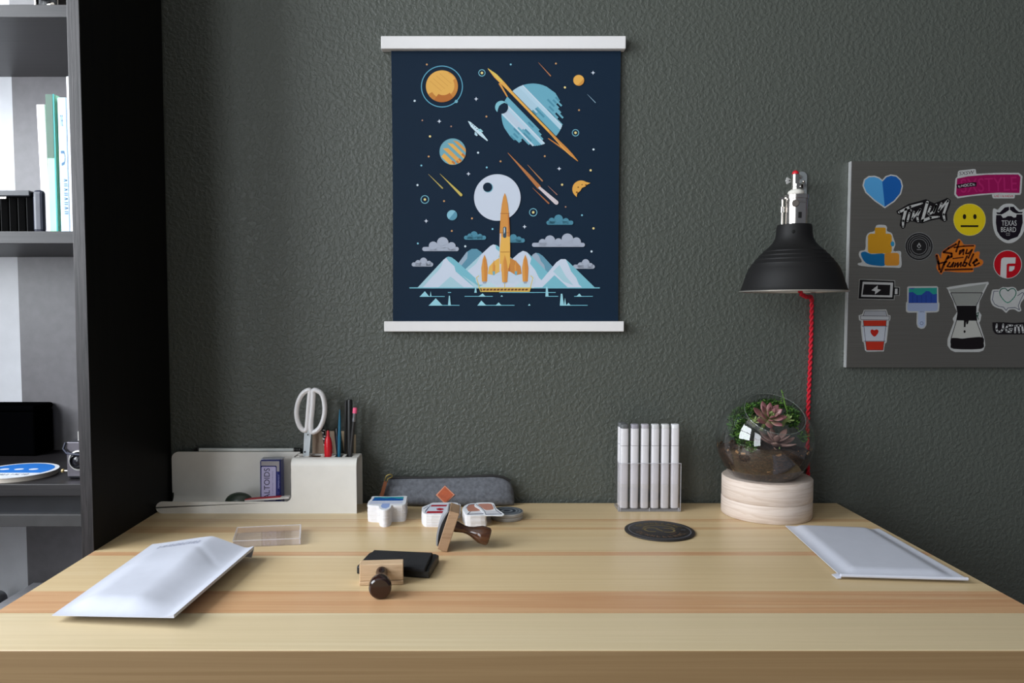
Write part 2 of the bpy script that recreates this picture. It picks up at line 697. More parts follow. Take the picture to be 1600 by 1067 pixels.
# the sheet bows out a little between the bars
mb = MB()
sag = lambda z: -0.0022 * math.sin(math.pi * max(0, min(1, (z - b_.z) / (a.z - b_.z))))
n = 14
pts = []
for i in range(n + 1):
    z = b_.z + (a.z - b_.z) * i / n
    k = 0.0016 * math.sin(math.pi * i / n)
    for x in (a.x + k, b_.x - k):
        pts.append((x, YPS + sag(z), z))
back = [(p[0], p[1] + 0.0004, p[2]) for p in pts]
mb.add(pts, [(2 * i, 2 * i + 1, 2 * i + 3, 2 * i + 2) for i in range(n)], 0, True)
mb.add(back, [(2 * i, 2 * i + 2, 2 * i + 3, 2 * i + 1) for i in range(n)], 0, True)
mb.obj('sheet', mat('navy_poster_paper', navy, rough=0.6, var=0.01, spec=0.12), poster)


def PP(u, v, h):
    p = W(u, v, YPS)
    p.y += sag(p.z) - 0.0004 - h
    return p


A = Art(PP, 0.000006)
TEAL, DTEAL, LT, WH, GOLD, ORNG, DOR, YEL = (112, 168, 186), (78, 134, 156), (168, 200, 214), (206, 214, 228), (222, 168, 84), (204, 138, 68), (178, 108, 54), (226, 196, 96)
PALE = (182, 206, 220)
# stars
for cx, cy, k in ((667, 101, 'o'), (653, 114.5, 0), (648, 158, 'w'), (660, 188.5, 'b'), (686.5, 190, '*'), (705, 198, 'b'), (672, 213.5, 'y'),
                  (744, 155, '*'), (760, 182.5, 'o'), (747, 239, 'w'), (732, 272, '*'), (760.5, 262, 't'), (782, 252.5, 'o'), (670, 245, 'o'),
                  (658.5, 259, 't'), (798, 101, 't'), (868.5, 99.5, 'o'), (926.5, 114, '*'), (882.5, 137, 'y'), (904.5, 172.5, 'o'), (927, 234, 'w'),
                  (873.5, 264, '*'), (851, 244.5, 'o'), (922.5, 266.5, 'y'), (878, 289, 'y'), (883.5, 323.5, 'b'), (909, 336.5, 't'), (927, 357, 'y'),
                  (819.5, 354.5, '*'), (769.5, 358, 't'), (737.5, 341.5, 'o'), (706, 361, 'o'), (666, 345.5, '*'), (652.5, 289.5, 'w'), (694, 314.5, 'o'),
                  (727, 385, 'w'), (653, 380.5, 't'), (924, 393, 'w')):
    if k == 0:
        continue
    if k == '*':
        q = 3.4
        A.poly([(cx, cy - q), (cx + .9, cy - .9), (cx + q, cy), (cx + .9, cy + .9), (cx, cy + q), (cx - .9, cy + .9), (cx - q, cy), (cx - .9, cy - .9)], WH)
    else:
        A.disc(cx, cy, {'o': 1.5, 'w': 1.7, 'b': 1.3, 'y': 1.8, 't': 1.5}[k], {'o': (196, 150, 104), 'w': (205, 220, 230), 'b': (170, 130, 110), 'y': (226, 205, 140), 't': (130, 190, 210)}[k], 10)
for cx, cy, r in ((753, 114.3, 5), (899, 208, 5), (664, 312, 6), (833, 332, 5.8)):
    A.ring(cx, cy, r, 1.3, TEAL, 24)
    A.disc(cx, cy, 2, (220, 205, 140), 12)
# golden planet with its orbit
A.ring(690.6, 135.6, 32, 1.5, (96, 160, 186), 56)
A.disc(690.6, 135.2, 25, (222, 170, 88), 48)
for i, (a0, a1, k) in enumerate(((-70, 95, .84), (-30, 70, .70), (20, 150, .80), (45, 120, .60))):
    A.poly([(690.6 + 25 * math.cos(math.radians(t)), 135.2 + 25 * math.sin(math.radians(t))) for t in range(a0, a1 + 1, 5)] +
           [(690.6 + 25 * k * math.cos(math.radians(t)) + 2, 135.2 + 25 * k * math.sin(math.radians(t)) - 1) for t in range(a1, a0 - 1, -9)],
           ((208, 150, 76), (196, 132, 66), (190, 126, 62), (178, 108, 54))[i])
for q in range(4):
    A.stroke([(672 + q * 5, 127 - q * 4), (690 + q * 5, 143 - q * 4)], 0.8, (206, 152, 78), joints=False)
A.disc(713, 159, 2.6, TEAL, 14)
# great banded planet
C0, R0, th = (832.5, 180.0), 49.0, math.radians(45.9)
dx, dy = math.cos(th), math.sin(th)


def loc(d, nn):
    return (C0[0] + d * dx + nn * dy, C0[1] + d * dy - nn * dx)


rnd = random.Random(4)
for i in range(34):
    n0 = -R0 + i * 2 * R0 / 34
    n1 = n0 + 2 * R0 / 34
    nm = (n0 + n1) / 2
    if -9 < nm < 1.5:
        continue
    half0, half1 = math.sqrt(max(0, R0 ** 2 - n0 ** 2)), math.sqrt(max(0, R0 ** 2 - n1 ** 2))
    hm = math.sqrt(max(0, R0 ** 2 - nm ** 2))
    if 22 < nm < 45 or -17 < nm < -9 or -47 < nm < -36:
        end = hm * (0.45 + 0.55 * ((i * 37) % 10) / 10)
    else:
        end = hm
    base = (106, 166, 186)
    if 13 < nm < 20 or -22.5 < nm < -18 or -36 < nm < -32:
        base = (176, 204, 220)
    segs = [(-1, end)]
    A.poly([loc(-half0, n0), loc(-half1, n1), loc(min(end, half1), n1), loc(min(end, half0), n0)], base)
    if 1 < nm <= 13:
        A.poly([loc(-half0, n0), loc(-half1, n1), loc(-4 + (i % 3) * 6, n1), loc(-4 + (i % 3) * 6, n0)], (168, 198, 214))
    if -32 < nm < -22:
        A.poly([loc(-half0, n0), loc(-half1, n1), loc(-2 + (i % 3) * 7, n1), loc(-2 + (i % 3) * 7, n0)], (182, 198, 214))
    if base == (106, 166, 186) and i % 2 == 0:
        s0 = -hm * 0.2 + rnd.random() * hm * 0.5
        e0 = min(end - 1, s0 + 8 + rnd.random() * 12)
        if e0 > s0 + 2:
            A.poly([loc(s0, n0), loc(s0, n1), loc(e0, n1), loc(e0, n0)], (80, 140, 162))
for nm in (20.5, -18.5, -33):
    h0 = math.sqrt(R0 ** 2 - nm ** 2)
    A.stroke([loc(-h0, nm), loc(h0 * .97, nm)], 1.6, (200, 214, 226), joints=False)
A.stroke([loc(-72, -3), loc(-60, -6), loc(-48, -9)], [3.4, 2.6, 2.0], (206, 146, 76), joints=False)
A.stroke([loc(74, -2), loc(60, -5), loc(43, -8.5)], [3.4, 2.2, 1.4], (190, 124, 66), joints=False)
A.stroke([loc(-101, 0), loc(-84, .6), loc(-66, .8), (loc(-44, .2)), loc(0, 0), loc(40, 0), loc(58, -.4), loc(74, -.6), loc(86, -.3), loc(101, 0)], [.8, 6.4, 5.6, 3.8, 3.6, 3.6, 4.2, 5.8, 4.6, .8], GOLD, joints=False)
A.stroke([loc(36, .2), loc(58, .2), loc(74, .2), loc(86, .2), loc(101, 0)], [2.4, 3.0, 4.2, 3.6, .8], (202, 136, 70), joints=False)
A.stroke([loc(-101, 0), loc(-86, 1.4), loc(-70, 1.8)], [.6, 4.4, 2.6], (216, 190, 94), joints=False)
# its small dark moon
A.disc(783.5, 168, 10.4, navy, 28)
A.poly([(783.5 + 10 * math.cos(math.radians(t)), 168 + 10 * math.sin(math.radians(t))) for t in range(130, 331, 10)] + [(788, 161), (783, 163.5), (780, 166), (778, 171)], (126, 184, 198))
# little white space plane
A.poly([(731, 189.5), (735, 191), (747, 201), (753, 208), (762.5, 220), (761, 221), (750, 212.5), (743, 206), (736, 199)], (196, 218, 228))
A.poly([(746, 202), (751, 202), (755, 206), (753, 207), (749, 206)], (150, 200, 210))
A.poly([(742, 206), (741.5, 211), (745, 213.5), (746.5, 212), (745, 209)], (178, 206, 220))
for q in range(4):
    A.disc(737.5 + q * 2.7, 194.5 + q * 2.8, .8, navy, 8)
# striped planet
cx, cy, r = 707.5, 237.5, 20.6
A.disc(cx, cy, r, (112, 162, 176), 44)
for n0, n1, c in ((-18, -11, GOLD), (-7, -1, (216, 160, 84)), (4, 9, GOLD), (13, 17, (208, 150, 80))):
    h = lambda q: math.sqrt(max(0, r * r - q * q))
    f = lambda d, q: (cx + d * .72 + q * .69, cy + d * .69 - q * .72)
    A.poly([f(-h(n0) * .75, n0), f(-h(n1) * .45, n1), f(h(n1), n1), f(h(n0), n0)], c)
for n0, e in ((-13, .6), (-3, .72), (6, .66), (-8, .75)):
    h1 = math.sqrt(r * r - n0 * n0)
    A.poly([f(h1 * e, n0), f(h1 * e, n0 + 3.2), f(h1 * .97, n0 + 3.2), f(h1 * .97, n0)], (188, 116, 60))
# small bodies
A.disc(904, 126, 8.5, (224, 170, 84), 26)
A.poly([(904 + 8.5 * math.cos(math.radians(t)), 126 + 8.5 * math.sin(math.radians(t))) for t in range(-20, 111, 10)] + [(905, 131), (908, 128)], (204, 142, 68))
A.disc(706.5, 336.5, 8, (132, 184, 202), 26)
A.poly([(706.5 + 8 * math.cos(math.radians(t)), 336.5 + 8 * math.sin(math.radians(t))) for t in range(-50, 131, 10)], (92, 146, 168))
A.poly([(907.5 + 13.6 * math.cos(math.radians(t)), 296 + 13.6 * math.sin(math.radians(t))) for t in range(118, 305, 8)] + [(922, 286.5), (917, 289), (914, 292), (909, 294), (906, 299), (902, 302), (900, 308)], (220, 164, 80))
for p, q in (((903, 293), 1.2), ((909, 289), 1), ((901, 301), 1.6), ((915, 289.5), 1.3)):
    A.disc(*p, q, (120, 78, 40), 8)
# meteors
for pts, ws, c in (([(793.5, 239.5), (826, 275), (842, 293)], [.6, 5, 6.2], (176, 116, 72)), ([(843, 294), (869, 317)], [4, 6.6], (206, 196, 200)),
                   ([(824, 258), (847, 283)], [.5, 2.4], (168, 120, 84)), ([(832, 294), (857, 318)], [.5, 2.4], (160, 104, 70)), ([(856, 291), (870, 304.5)], [.4, 1.6], (150, 110, 100)),
                   ([(669.5, 272.5), (691.5, 294.5)], [.4, 2.2], (176, 162, 96)), ([(687.5, 272), (720.5, 305)], [.4, 4.4], (190, 172, 92)),
                   ([(841, 98), (860, 119)], [.4, 1.8], (178, 120, 84)), ([(917.5, 148), (930, 161)], [.4, 1.3], (130, 160, 180))):
    A.stroke(pts, ws, c)
# the white moon behind the rocket
A.disc(777, 309, 36.3, (198, 206, 220), 60)
A.disc(762.5, 293.5, 7.8, TEAL, 26)
A.disc(761.8, 293, 7.2, navy, 26)


def cloud(x0, x1, yb, lumps, c):
    A.layer += 1
    A.poly(rrect(x0, yb - 6.5, x1, yb, 3.2), c, False)
    for q, h, r_ in lumps:
        x = x0 + (x1 - x0) * q
        A.poly(circ(x, yb - h, r_, 24), c, False)
        A.poly([(x - r_, yb - h), (x + r_, yb - h), (x + r_, yb - 1), (x - r_, yb - 1)], c, False)


GC = (166, 174, 190)
cloud(660, 717, 392.5, ((.3, 8, 7), (.56, 13, 9), (.8, 7.5, 6.5)), GC)
cloud(643.5, 677, 416.5, ((.3, 5.5, 4.6), (.55, 8, 5.8), (.8, 5, 4)), GC)
cloud(831, 913.5, 386, ((.2, 6.5, 6), (.34, 10, 8), (.5, 7.5, 6), (.67, 12, 9), (.84, 8, 7)), GC)
cloud(853.5, 895.5, 351.5, ((.2, 6, 5), (.45, 9, 6.8), (.72, 5.5, 5)), DTEAL)
cloud(725, 759.5, 374.8, ((.28, 5.5, 4.4), (.46, 7.6, 5.6), (.72, 5, 4.2)), DTEAL)
cloud(790, 820, 379.2, ((.4, 7.5, 5.6), (.68, 5, 4.5)), DTEAL)
cloud(895, 929, 420, ((.35, 5.5, 4.6), (.58, 9, 6), (.8, 5, 4)), GC)
# mountains
MW, MT, MT2 = (198, 208, 224), (120, 182, 198), (164, 200, 212)
A.poly([(700, 430), (715, 413), (729, 394), (737, 389), (745, 389), (752, 394), (775, 420), (775, 430)], (92, 142, 164))
A.poly([(700, 430), (715, 413), (729, 394), (731, 394), (730, 404), (722, 414), (714, 420), (705, 430)], (148, 168, 186))
A.poly([(826, 412), (832, 398), (837, 395), (842, 396), (848, 400), (870, 424), (880, 440), (826, 440)], (100, 148, 170))
A.poly([(826, 412), (832, 398), (837, 395), (842, 400), (845, 408), (850, 414), (852, 422), (840, 420)], (154, 170, 188))
A.poly([(700, 450), (728, 420), (766, 384.5), (771, 382), (777, 384), (800, 404), (800, 450)], MW)
A.poly([(774, 382.5), (778, 384.5), (800, 404), (800, 418), (788, 408), (779, 402), (781, 394), (775, 389)], MT)
A.poly([(728, 420), (752, 398), (744, 412), (720, 432), (714, 436)], MT2)
A.poly([(780, 450), (800, 405), (810, 396), (817, 392), (823, 394), (832, 402), (880, 450)], MW)
A.poly([(824, 395), (832, 402), (880, 450), (858, 450), (842, 434), (836, 422), (828, 412), (830, 404)], MT)
A.poly([(652, 450), (693, 406), (699, 401.5), (705, 402), (711, 406), (760, 450)], MW)
A.poly([(697, 402.5), (701, 401), (706, 402.5), (711, 406), (760, 450), (742, 450), (728, 438), (712, 424), (710, 416), (701, 408)], MT)
A.poly([(652, 450), (693, 406), (690, 416), (684, 424), (674, 434), (660, 450)], MT2)
A.poly([(684, 450), (704, 432), (726, 450)], MT2)
A.poly([(722, 430), (735, 442), (742, 450), (752, 450)], (170, 202, 214))
A.poly([(836, 450), (869, 410), (876, 405), (883, 405), (889, 410), (930, 450)], MW)
A.poly([(884, 405.5), (889, 410), (930, 450), (910, 450), (904, 444), (900, 434), (892, 424), (888, 414)], MT)
A.poly([(846, 450), (866, 430), (888, 450)], MT)
A.poly([(864, 424), (874, 414), (884, 432), (896, 446), (880, 440)], MT2)
A.poly([(640, 449), (937, 449), (937, 450.6), (640, 450.6)], (120, 186, 204))
# smoke and launch pad
for q in ((752, 436, 9), (766, 432, 10), (778, 436, 9), (800, 434, 9), (815, 432, 10), (828, 438, 9)):
    A.poly(circ(q[0], q[1], q[2], 22), (192, 206, 222))
A.poly([(745, 450), (765, 440), (780, 450)], (186, 212, 222))
A.poly([(800, 450), (815, 440), (835, 450)], (186, 212, 222))
for pts in ([(748, 431), (744.5, 434), (751, 455.5), (827, 455.5), (832.5, 434), (829, 431)], [(747, 449.8), (830, 449.8)], [(788.5, 440), (788.5, 455)]):
    A.stroke(pts, 1.2, (214, 190, 96))
A.poly([(752, 450.4), (828, 450.4), (826, 455), (753, 455)], (206, 160, 84))
for q in range(13):
    A.poly([(755 + q * 5.5, 451.2), (759 + q * 5.5, 451.2), (758 + q * 5.5, 453.8), (754 + q * 5.5, 453.8)], (96, 66, 46), q == 0)
for pts in ([(690, 463.2), (672, 463.2)], [(705, 457), (700, 457)], [(780, 457), (868, 457)], [(726, 463), (770, 463)], [(855, 463), (872, 463)], [(897, 463), (926, 463)], [(670, 477), (718, 477)], [(746, 477), (804, 477)], [(875, 477), (918, 477)], [(656, 463.2), (695, 463.2)]):
    A.stroke(pts, 1.1, (112, 178, 198), joints=False)
for pts in ([(656, 463.5), (664, 455), (671, 463.5)], [(670, 477.4), (681, 466), (692, 477.4)], [(700, 477.4), (701.5, 462), (703, 462), (704.5, 477.4)], [(672, 463), (673, 455), (674.5, 463)],
            [(741, 457.4), (742.5, 449.5), (744, 449.5), (745, 457.4)], [(747, 463.4), (754, 458.5), (759, 463.4)], [(746, 477.4), (752, 469.5), (760, 477.4)], [(774, 477.4), (779, 472.5), (784, 477.4)],
            [(852, 463.4), (853, 448), (855.5, 448), (857, 463.4)], [(874.5, 477.4), (876, 459), (878.5, 459), (881, 477.4)], [(881, 477.4), (882.5, 465), (884.5, 477.4)], [(884, 477.4), (888, 473), (892, 477.4)],
            [(900, 463.4), (905, 458.5), (909, 463.4)], [(782, 463.4), (784, 461), (786, 463.4)], [(825, 477.4), (827, 474.5), (829, 477.4)]):
    A.poly(pts, (150, 204, 218))
# rocket
A.poly([(780, 403), (771, 409), (764, 417), (762, 428), (771, 430), (781, 424)], (222, 176, 92))
A.poly([(797, 403), (806, 408), (813, 416), (815, 428), (806, 430), (796, 424)], (196, 132, 68))
for bx, t0, b0, hw in ((757, 398, 440, 5), (820.5, 398, 440, 5), (771.5, 406, 424, 2.2), (806, 406, 424, 2.2)):
    A.poly([(bx, t0), (bx + hw * .6, t0 + 8), (bx + hw, t0 + (b0 - t0) * .5), (bx + hw * .8, b0), (bx - hw * .8, b0), (bx - hw, t0 + (b0 - t0) * .5), (bx - hw * .6, t0 + 8)], (202, 134, 68))
    A.poly([(bx, t0), (bx - hw * .6, t0 + 8), (bx - hw, t0 + (b0 - t0) * .5), (bx - hw * .8, b0), (bx, b0)], (214, 152, 78))
for bx in (771.5, 806):
    A.poly([(bx - 2, 424), (bx + 2, 424), (bx + 1.4, 430), (bx - 1.4, 430)], TEAL)
for bx in (757, 788.5, 820.5):
    A.poly([(bx - 3, 440), (bx + 3, 440), (bx + 2, 443), (bx - 2, 443)], (150, 160, 176))
body = [(788.6, 302), (791, 308), (793.4, 320), (795, 335), (796.4, 360), (797, 390), (797, 424), (780.4, 424), (780.4, 390), (780.8, 360), (782.2, 335), (783.8, 320), (786.2, 308)]
A.poly(body, (208, 144, 74))
A.poly([(780.6, 370), (796.6, 370), (797, 395), (797, 424), (780.4, 424), (780.4, 390)], (224, 174, 88))
A.poly([(793.2, 335), (795, 335), (796.4, 360), (797, 390), (797, 424), (794, 424), (794, 360)], (182, 112, 58))
A.poly([(780.8, 365), (783, 365), (783, 424), (780.4, 424), (780.4, 390)], (206, 200, 206))
for yy in (334, 364, 394):
    A.stroke([(781.5, yy), (796, yy)], .7, (150, 90, 48), joints=False)
A.poly(rrect(786, 354.5, 791, 372, 2.4), (60, 82, 96))
A.poly([(787, 357), (788.6, 355.2), (789, 362), (787.4, 366)], (186, 206, 214))
A.poly([(788.5, 398), (791.5, 408), (793.6, 422), (792.5, 441), (784.5, 441), (783.4, 422), (785.5, 408)], (204, 138, 70))
A.poly([(788.5, 398), (785.5, 408), (783.4, 422), (784.5, 441), (788, 441)], (216, 158, 84))
A.obj('print', poster)

# ================================================================== STEEL BOARD AND STICKERS
YBD = 1.331
steel, nt, b = nodes('brushed_steel')
b.inputs['Metallic'].default_value = 1.0
b.inputs['Roughness'].default_value = 0.42
tc = nt.nodes.new('ShaderNodeTexCoord')
mp = nt.nodes.new('ShaderNodeMapping')
mp.inputs['Scale'].default_value = (6, 6, 900)
no = nt.nodes.new('ShaderNodeTexNoise')
no.inputs['Scale'].default_value = 1
no.inputs['Detail'].default_value = 3
rp = nt.nodes.new('ShaderNodeValToRGB')
rp.color_ramp.elements[0].color = lin((134, 130, 122))
rp.color_ramp.elements[1].color = lin((158, 154, 146))
nt.links.new(tc.outputs['Object'], mp.inputs['Vector'])
nt.links.new(mp.outputs[0], no.inputs['Vector'])
nt.links.new(no.outputs[0], rp.inputs[0])
nt.links.new(rp.outputs[0], b.inputs['Base Color'])
a0, a1 = W(1331, 252, YBD), W(1322, 574, YBD)
xbl = (a0.x + a1.x) / 2
board = thing('magnet_board', 'brushed steel magnet board covered in stickers, on the right of the wall', 'board', (xbl + 0.3, YW, a0.z))
MB().box(xbl, xbl + 0.60, YBD, YBD + 0.0012, a1.z, a0.z).obj('face_plate', steel, board)
rim = mat('window_lit_steel_edge', (225, 225, 225), rough=0.25, metal=0.6, var=0.02)  # edge steel lightened to carry the window's reflection
m = MB()
m.box(xbl - 0.001, xbl, YBD - 0.0002, YBD + 0.009, a1.z, a0.z)
m.box(xbl + 0.60, xbl + 0.601, YBD - 0.0002, YBD + 0.009, a1.z, a0.z)
m.box(xbl, xbl + 0.60, YBD + 0.0014, YBD + 0.009, a1.z, a1.z + 0.001)
m.box(xbl, xbl + 0.60, YBD + 0.0014, YBD + 0.009, a0.z - 0.001, a0.z)
m.obj('folded_edge', rim, board)

STW = (190, 191, 190)
YS = YBD - 0.00045


def BP(u, v, h):
    return W(u, v, YS - h)


def sticker(outline, label, draw, white=STW, name='sticker'):
    A = Art(BP)
    A.gain = 0.88
    draw(A)
    c = BP(sum(p[0] for p in outline) / len(outline), sum(p[1] for p in outline) / len(outline), -0.0004)
    return tag(A.obj(name, None, c, (outline, 0.0004, white)), label, 'sticker', 'stickers on the steel board')


# heart
hl = [(1378.5, 281), (1384, 275), (1392, 272.5), (1401, 274), (1408.5, 281), (1411, 291), (1408, 303), (1398, 315), (1382.5, 325.5), (1366, 314), (1352, 301), (1347.5, 290), (1350, 280), (1357, 275), (1367, 274.5), (1374, 277)]
hin = grow(hl, -2.0)


def d_heart(A):
    A.poly(hin, (26, 92, 168))
    A.poly([(1378.5, 283), (1382.5, 323)] + [p for p in hin[9:]], (84, 160, 214))


sticker(hl, 'white-rimmed sticker of a heart in two folded blues', d_heart)

# pink banner
po = [(1493, 279), (1496, 276), (1497, 268), (1499, 266.5), (1521, 264), (1524.5, 264.5), (1525.5, 271.5), (1560, 270), (1592, 270), (1597.5, 275), (1596, 301), (1594, 304.5), (1586, 304.5), (1585.5, 309), (1584, 310), (1552, 310), (1550.5, 308), (1550, 303.5), (1518, 306.5), (1496, 310), (1491, 304)]
pin = [(1495.5, 279), (1512, 275.5), (1540, 273), (1570, 272.5), (1591, 272.5), (1594.5, 276.5), (1593, 301.5), (1560, 301), (1530, 303), (1497, 307), (1493.8, 303)]


def d_pink(A):
    A.poly(pin, (150, 18, 84))
    A.text('SXSTYLE', 1545, 288.5, 88, 22, (172, 34, 100), rot=-2.5)
    A.poly([(1494, 288.5), (1520, 284.5), (1526, 285), (1525.5, 291), (1496, 294.5)], (30, 12, 26))
    A.scribble(1497, 291.2, 1524, 287.4, 3.2, 6, (200, 190, 196), .8)
    A.text('SXSW', 1510.5, 270, 23, 5.5, (50, 20, 36), rot=-6, shear=.25)
    A.scribble(1553.5, 306.2, 1583, 306.2, 2.8, 11, (190, 80, 90), .6)


sticker(po, 'long pink banner sticker with a black strip and small white tabs', d_pink)

# brush lettering
T1 = [([(1405, 331.5), (1422, 323), (1441, 317.5)], [3.6, 4, 2.4]), ([(1415.5, 327), (1411, 345), (1411, 354)], [4.4, 4, 3]), ([(1421, 333), (1418, 345.5)], 3), ([(1423.3, 328), (1423.6, 329)], 2.4),
      ([(1428, 331), (1425, 343)], 3), ([(1425.5, 342), (1438, 327)], 2.6), ([(1438, 327), (1433, 338), (1434.5, 345.5)], 3.2), ([(1449, 316), (1441, 345)], 4.4), ([(1441, 345), (1454, 340), (1467, 338.5)], [4.2, 4, 2.4]),
      ([(1454, 323), (1450, 333), (1452, 335), (1459, 330), (1463, 320)], 3), ([(1462.5, 321), (1459, 332)], 3), ([(1471, 318), (1466.5, 330)], 3.2), ([(1467, 329), (1481, 313)], 3), ([(1481.5, 314), (1474, 335), (1476, 343.5)], [3.6, 3.8, 3])]
to = [(1401, 330), (1420, 319), (1440, 313.5), (1447, 311.5), (1453, 315), (1460, 318), (1470, 314), (1480, 309.5), (1485, 313), (1484, 320), (1479, 333), (1480, 344), (1474, 345.5), (1468, 341.5), (1455, 344), (1441, 348.5), (1434, 347.5), (1424, 345), (1416, 348), (1414, 355), (1410, 356.5), (1406.5, 352), (1409, 336), (1403, 334)]


def d_tin(A):
    for pts, wd in T1:
        wd = wd if isinstance(wd, list) else [wd] * len(pts)
        A.stroke(pts, [q + 3.4 for q in wd], (22, 18, 20))
    A.poly([(1412, 331), (1440, 323), (1456, 318), (1480, 316), (1474, 334), (1440, 342), (1416, 344)], (22, 18, 20))
    A.layer += 1
    for pts, wd in T1:
        A.stroke(pts, [q * 1.0 for q in (wd if isinstance(wd, list) else [wd] * len(pts))], (190, 190, 188), False)


sticker(grow(to, 0.4), 'black and white hand-lettered TinLun sticker', d_tin, (24, 22, 24))

# yellow face


def d_face(A):
    A.disc(1515, 343.2, 24.4, (222, 196, 24), 56)
    for x in (1507, 1523.3):
        A.poly(circ(x, 338.5, 2.7, 20, 4), (34, 28, 18))
    A.poly([(1501, 351.8), (1529, 351.8), (1528.5, 354.8), (1501, 354.8)], (34, 28, 18))


sticker(circ(1515, 343.2, 25.2, 56), 'round yellow sticker of a straight-mouthed face', d_face, (214, 200, 110))

# black beard badge
bo = smooth([(1551, 332), (1553, 325.5), (1559, 327.5), (1564, 322), (1571, 318.5), (1582, 318.5), (1588, 323), (1594, 328), (1602, 326), (1604, 334), (1602, 345), (1600, 360), (1594, 371), (1584, 378.5), (1574, 380), (1565, 376), (1556, 367), (1551.5, 352)], 3)


def d_beard(A):
    A.poly([(1556.5, 336), (1564, 336), (1567, 340.5), (1571, 340), (1574.5, 337.5), (1580, 337.5), (1584, 340), (1587.5, 339.5), (1588.5, 335), (1597.5, 335), (1598, 348), (1594, 363), (1590, 370), (1581, 373), (1575, 375.5), (1568, 373), (1563, 369), (1558, 361), (1556, 348)], (24, 18, 28))
    A.poly([(1556.5, 331.5), (1562, 332), (1570, 324), (1576.5, 323), (1576.8, 328), (1571, 332), (1565, 335), (1558, 334.5)], (24, 18, 28))
    A.poly([(1578, 323), (1584, 323), (1588, 328), (1592, 331), (1598, 331), (1597, 333.5), (1588, 333.5), (1583, 331.5), (1578, 327.5)], (24, 18, 28))
    A.text('TEXAS', 1576.7, 348.5, 23.5, 8.4, (200, 200, 200))
    A.text('BEARD', 1575.8, 358.6, 23.5, 7.6, (200, 200, 200))
    A.text('CO', 1575, 366, 6, 4.6, (170, 170, 170))


sticker(bo, 'black beard-shaped badge sticker reading TEXAS BEARD CO', d_beard)

# plain yellow and blue block (generic)
lo = smooth([(1368, 355), (1371, 351.5), (1382, 351.5), (1386, 355), (1386, 361), (1393, 364), (1396, 372), (1399, 382), (1396, 392), (1407, 392.5), (1408, 400), (1408, 417), (1395, 418), (1360, 417), (1342, 414.5), (1341, 411), (1347, 409), (1342, 399), (1344, 392), (1352, 389.5), (1353, 372), (1357, 364), (1366, 361)], 3)


def d_block(A):
    A.poly(rrect(1356, 365, 1393.5, 396, 5), (206, 148, 34))
    A.poly(rrect(1367, 355.5, 1384, 366, 2), (206, 148, 34))
    A.poly(smooth([(1345, 397), (1351, 393), (1362, 397), (1382, 397), (1383, 414), (1370, 415), (1353, 411)], 4), (22, 104, 158))
    A.poly(rrect(1382, 395, 1405, 415, 4), (208, 140, 48))
    A.poly(circ(1394.5, 381, 3, 16, 4), (50, 140, 180))


sticker(lo, 'white-edged sticker of plain yellow and blue block shapes', d_block)

# black target badge


def d_target(A):
    A.disc(1436, 385.2, 21.4, (34, 32, 34), 50)
    for r, w_ in ((21.6, .9), (18.4, .7), (15.2, .7), (12, .9)):
        A.ring(1436, 385.2, r, w_, (120, 120, 120), 50)
    A.ring(1436, 385.2, 16.8, 1.4, (90, 90, 90), 30, 0, 140)
    A.poly([(1436, 379), (1439.5, 384.5), (1436, 388), (1432.5, 384.5)], (150, 150, 150))
    A.disc(1436, 384.6, 1.6, (34, 32, 34), 12)
    A.stroke([(1432.4, 389.8), (1439.6, 389.8)], .9, (140, 140, 140), joints=False)


sticker(circ(1436, 385.2, 22.2, 50), 'round black sticker with thin grey rings and a small drop', d_target, (120, 120, 118))

# orange lettering
so = smooth([(1461.5, 400), (1463, 396.5), (1467, 398), (1470, 404), (1472, 393), (1484, 384), (1493, 378), (1498, 373), (1503, 377), (1507, 382), (1522, 382), (1524.5, 385), (1522, 394), (1528, 392.5), (1531, 395), (1530, 403), (1536, 407), (1535.5, 413), (1529, 417), (1521, 419), (1520, 425), (1496, 425.5), (1476, 424), (1471, 429), (1466, 424), (1463, 418), (1465, 408)], 3)
HUM = [([(1494, 381.5), (1482, 388), (1474, 394), (1487, 396), (1487, 401), (1480, 403.5)], 2.4), ([(1499, 377), (1494, 393)], 2.2), ([(1491, 386.5), (1506, 384.5), (1521, 384)], 1.8), ([(1505, 390), (1500, 392), (1499, 397), (1506, 390), (1505, 397.5)], 1.9),
       ([(1511, 390), (1509, 396), (1513, 396), (1519, 390), (1513, 403)], 1.9), ([(1489, 404), (1505, 402)], 1.4),
       ([(1463.5, 399), (1466, 409), (1468, 421)], 2.6), ([(1482, 400), (1475, 413), (1470, 425)], 2.6), ([(1466, 412), (1479, 409)], 2), ([(1484, 410), (1480, 416), (1485, 417), (1490, 410), (1488, 417)], 1.9), ([(1493, 411), (1491, 417), (1497, 410.5), (1496, 417), (1502, 410), (1501, 416.5)], 1.8),
       ([(1511, 400), (1504, 415), (1508, 416), (1511, 411), (1507, 410)], 2), ([(1521, 397), (1514, 413), (1516, 415)], 2.2), ([(1520, 411), (1527, 407), (1526, 404.5), (1521, 410), (1523, 415), (1530, 411)], 2), ([(1477, 421.5), (1519, 420.5)], 2.2)]


def d_humble(A):
    A.poly(grow(so, -1.0), (206, 112, 28))
    A.layer += 1
    for pts, wd in HUM:
        A.stroke(pts, wd * 1.35, (74, 30, 14), False)


sticker(so, 'orange hand-lettered Stay Humble sticker', d_humble, (196, 110, 66))

# red disc with white mark


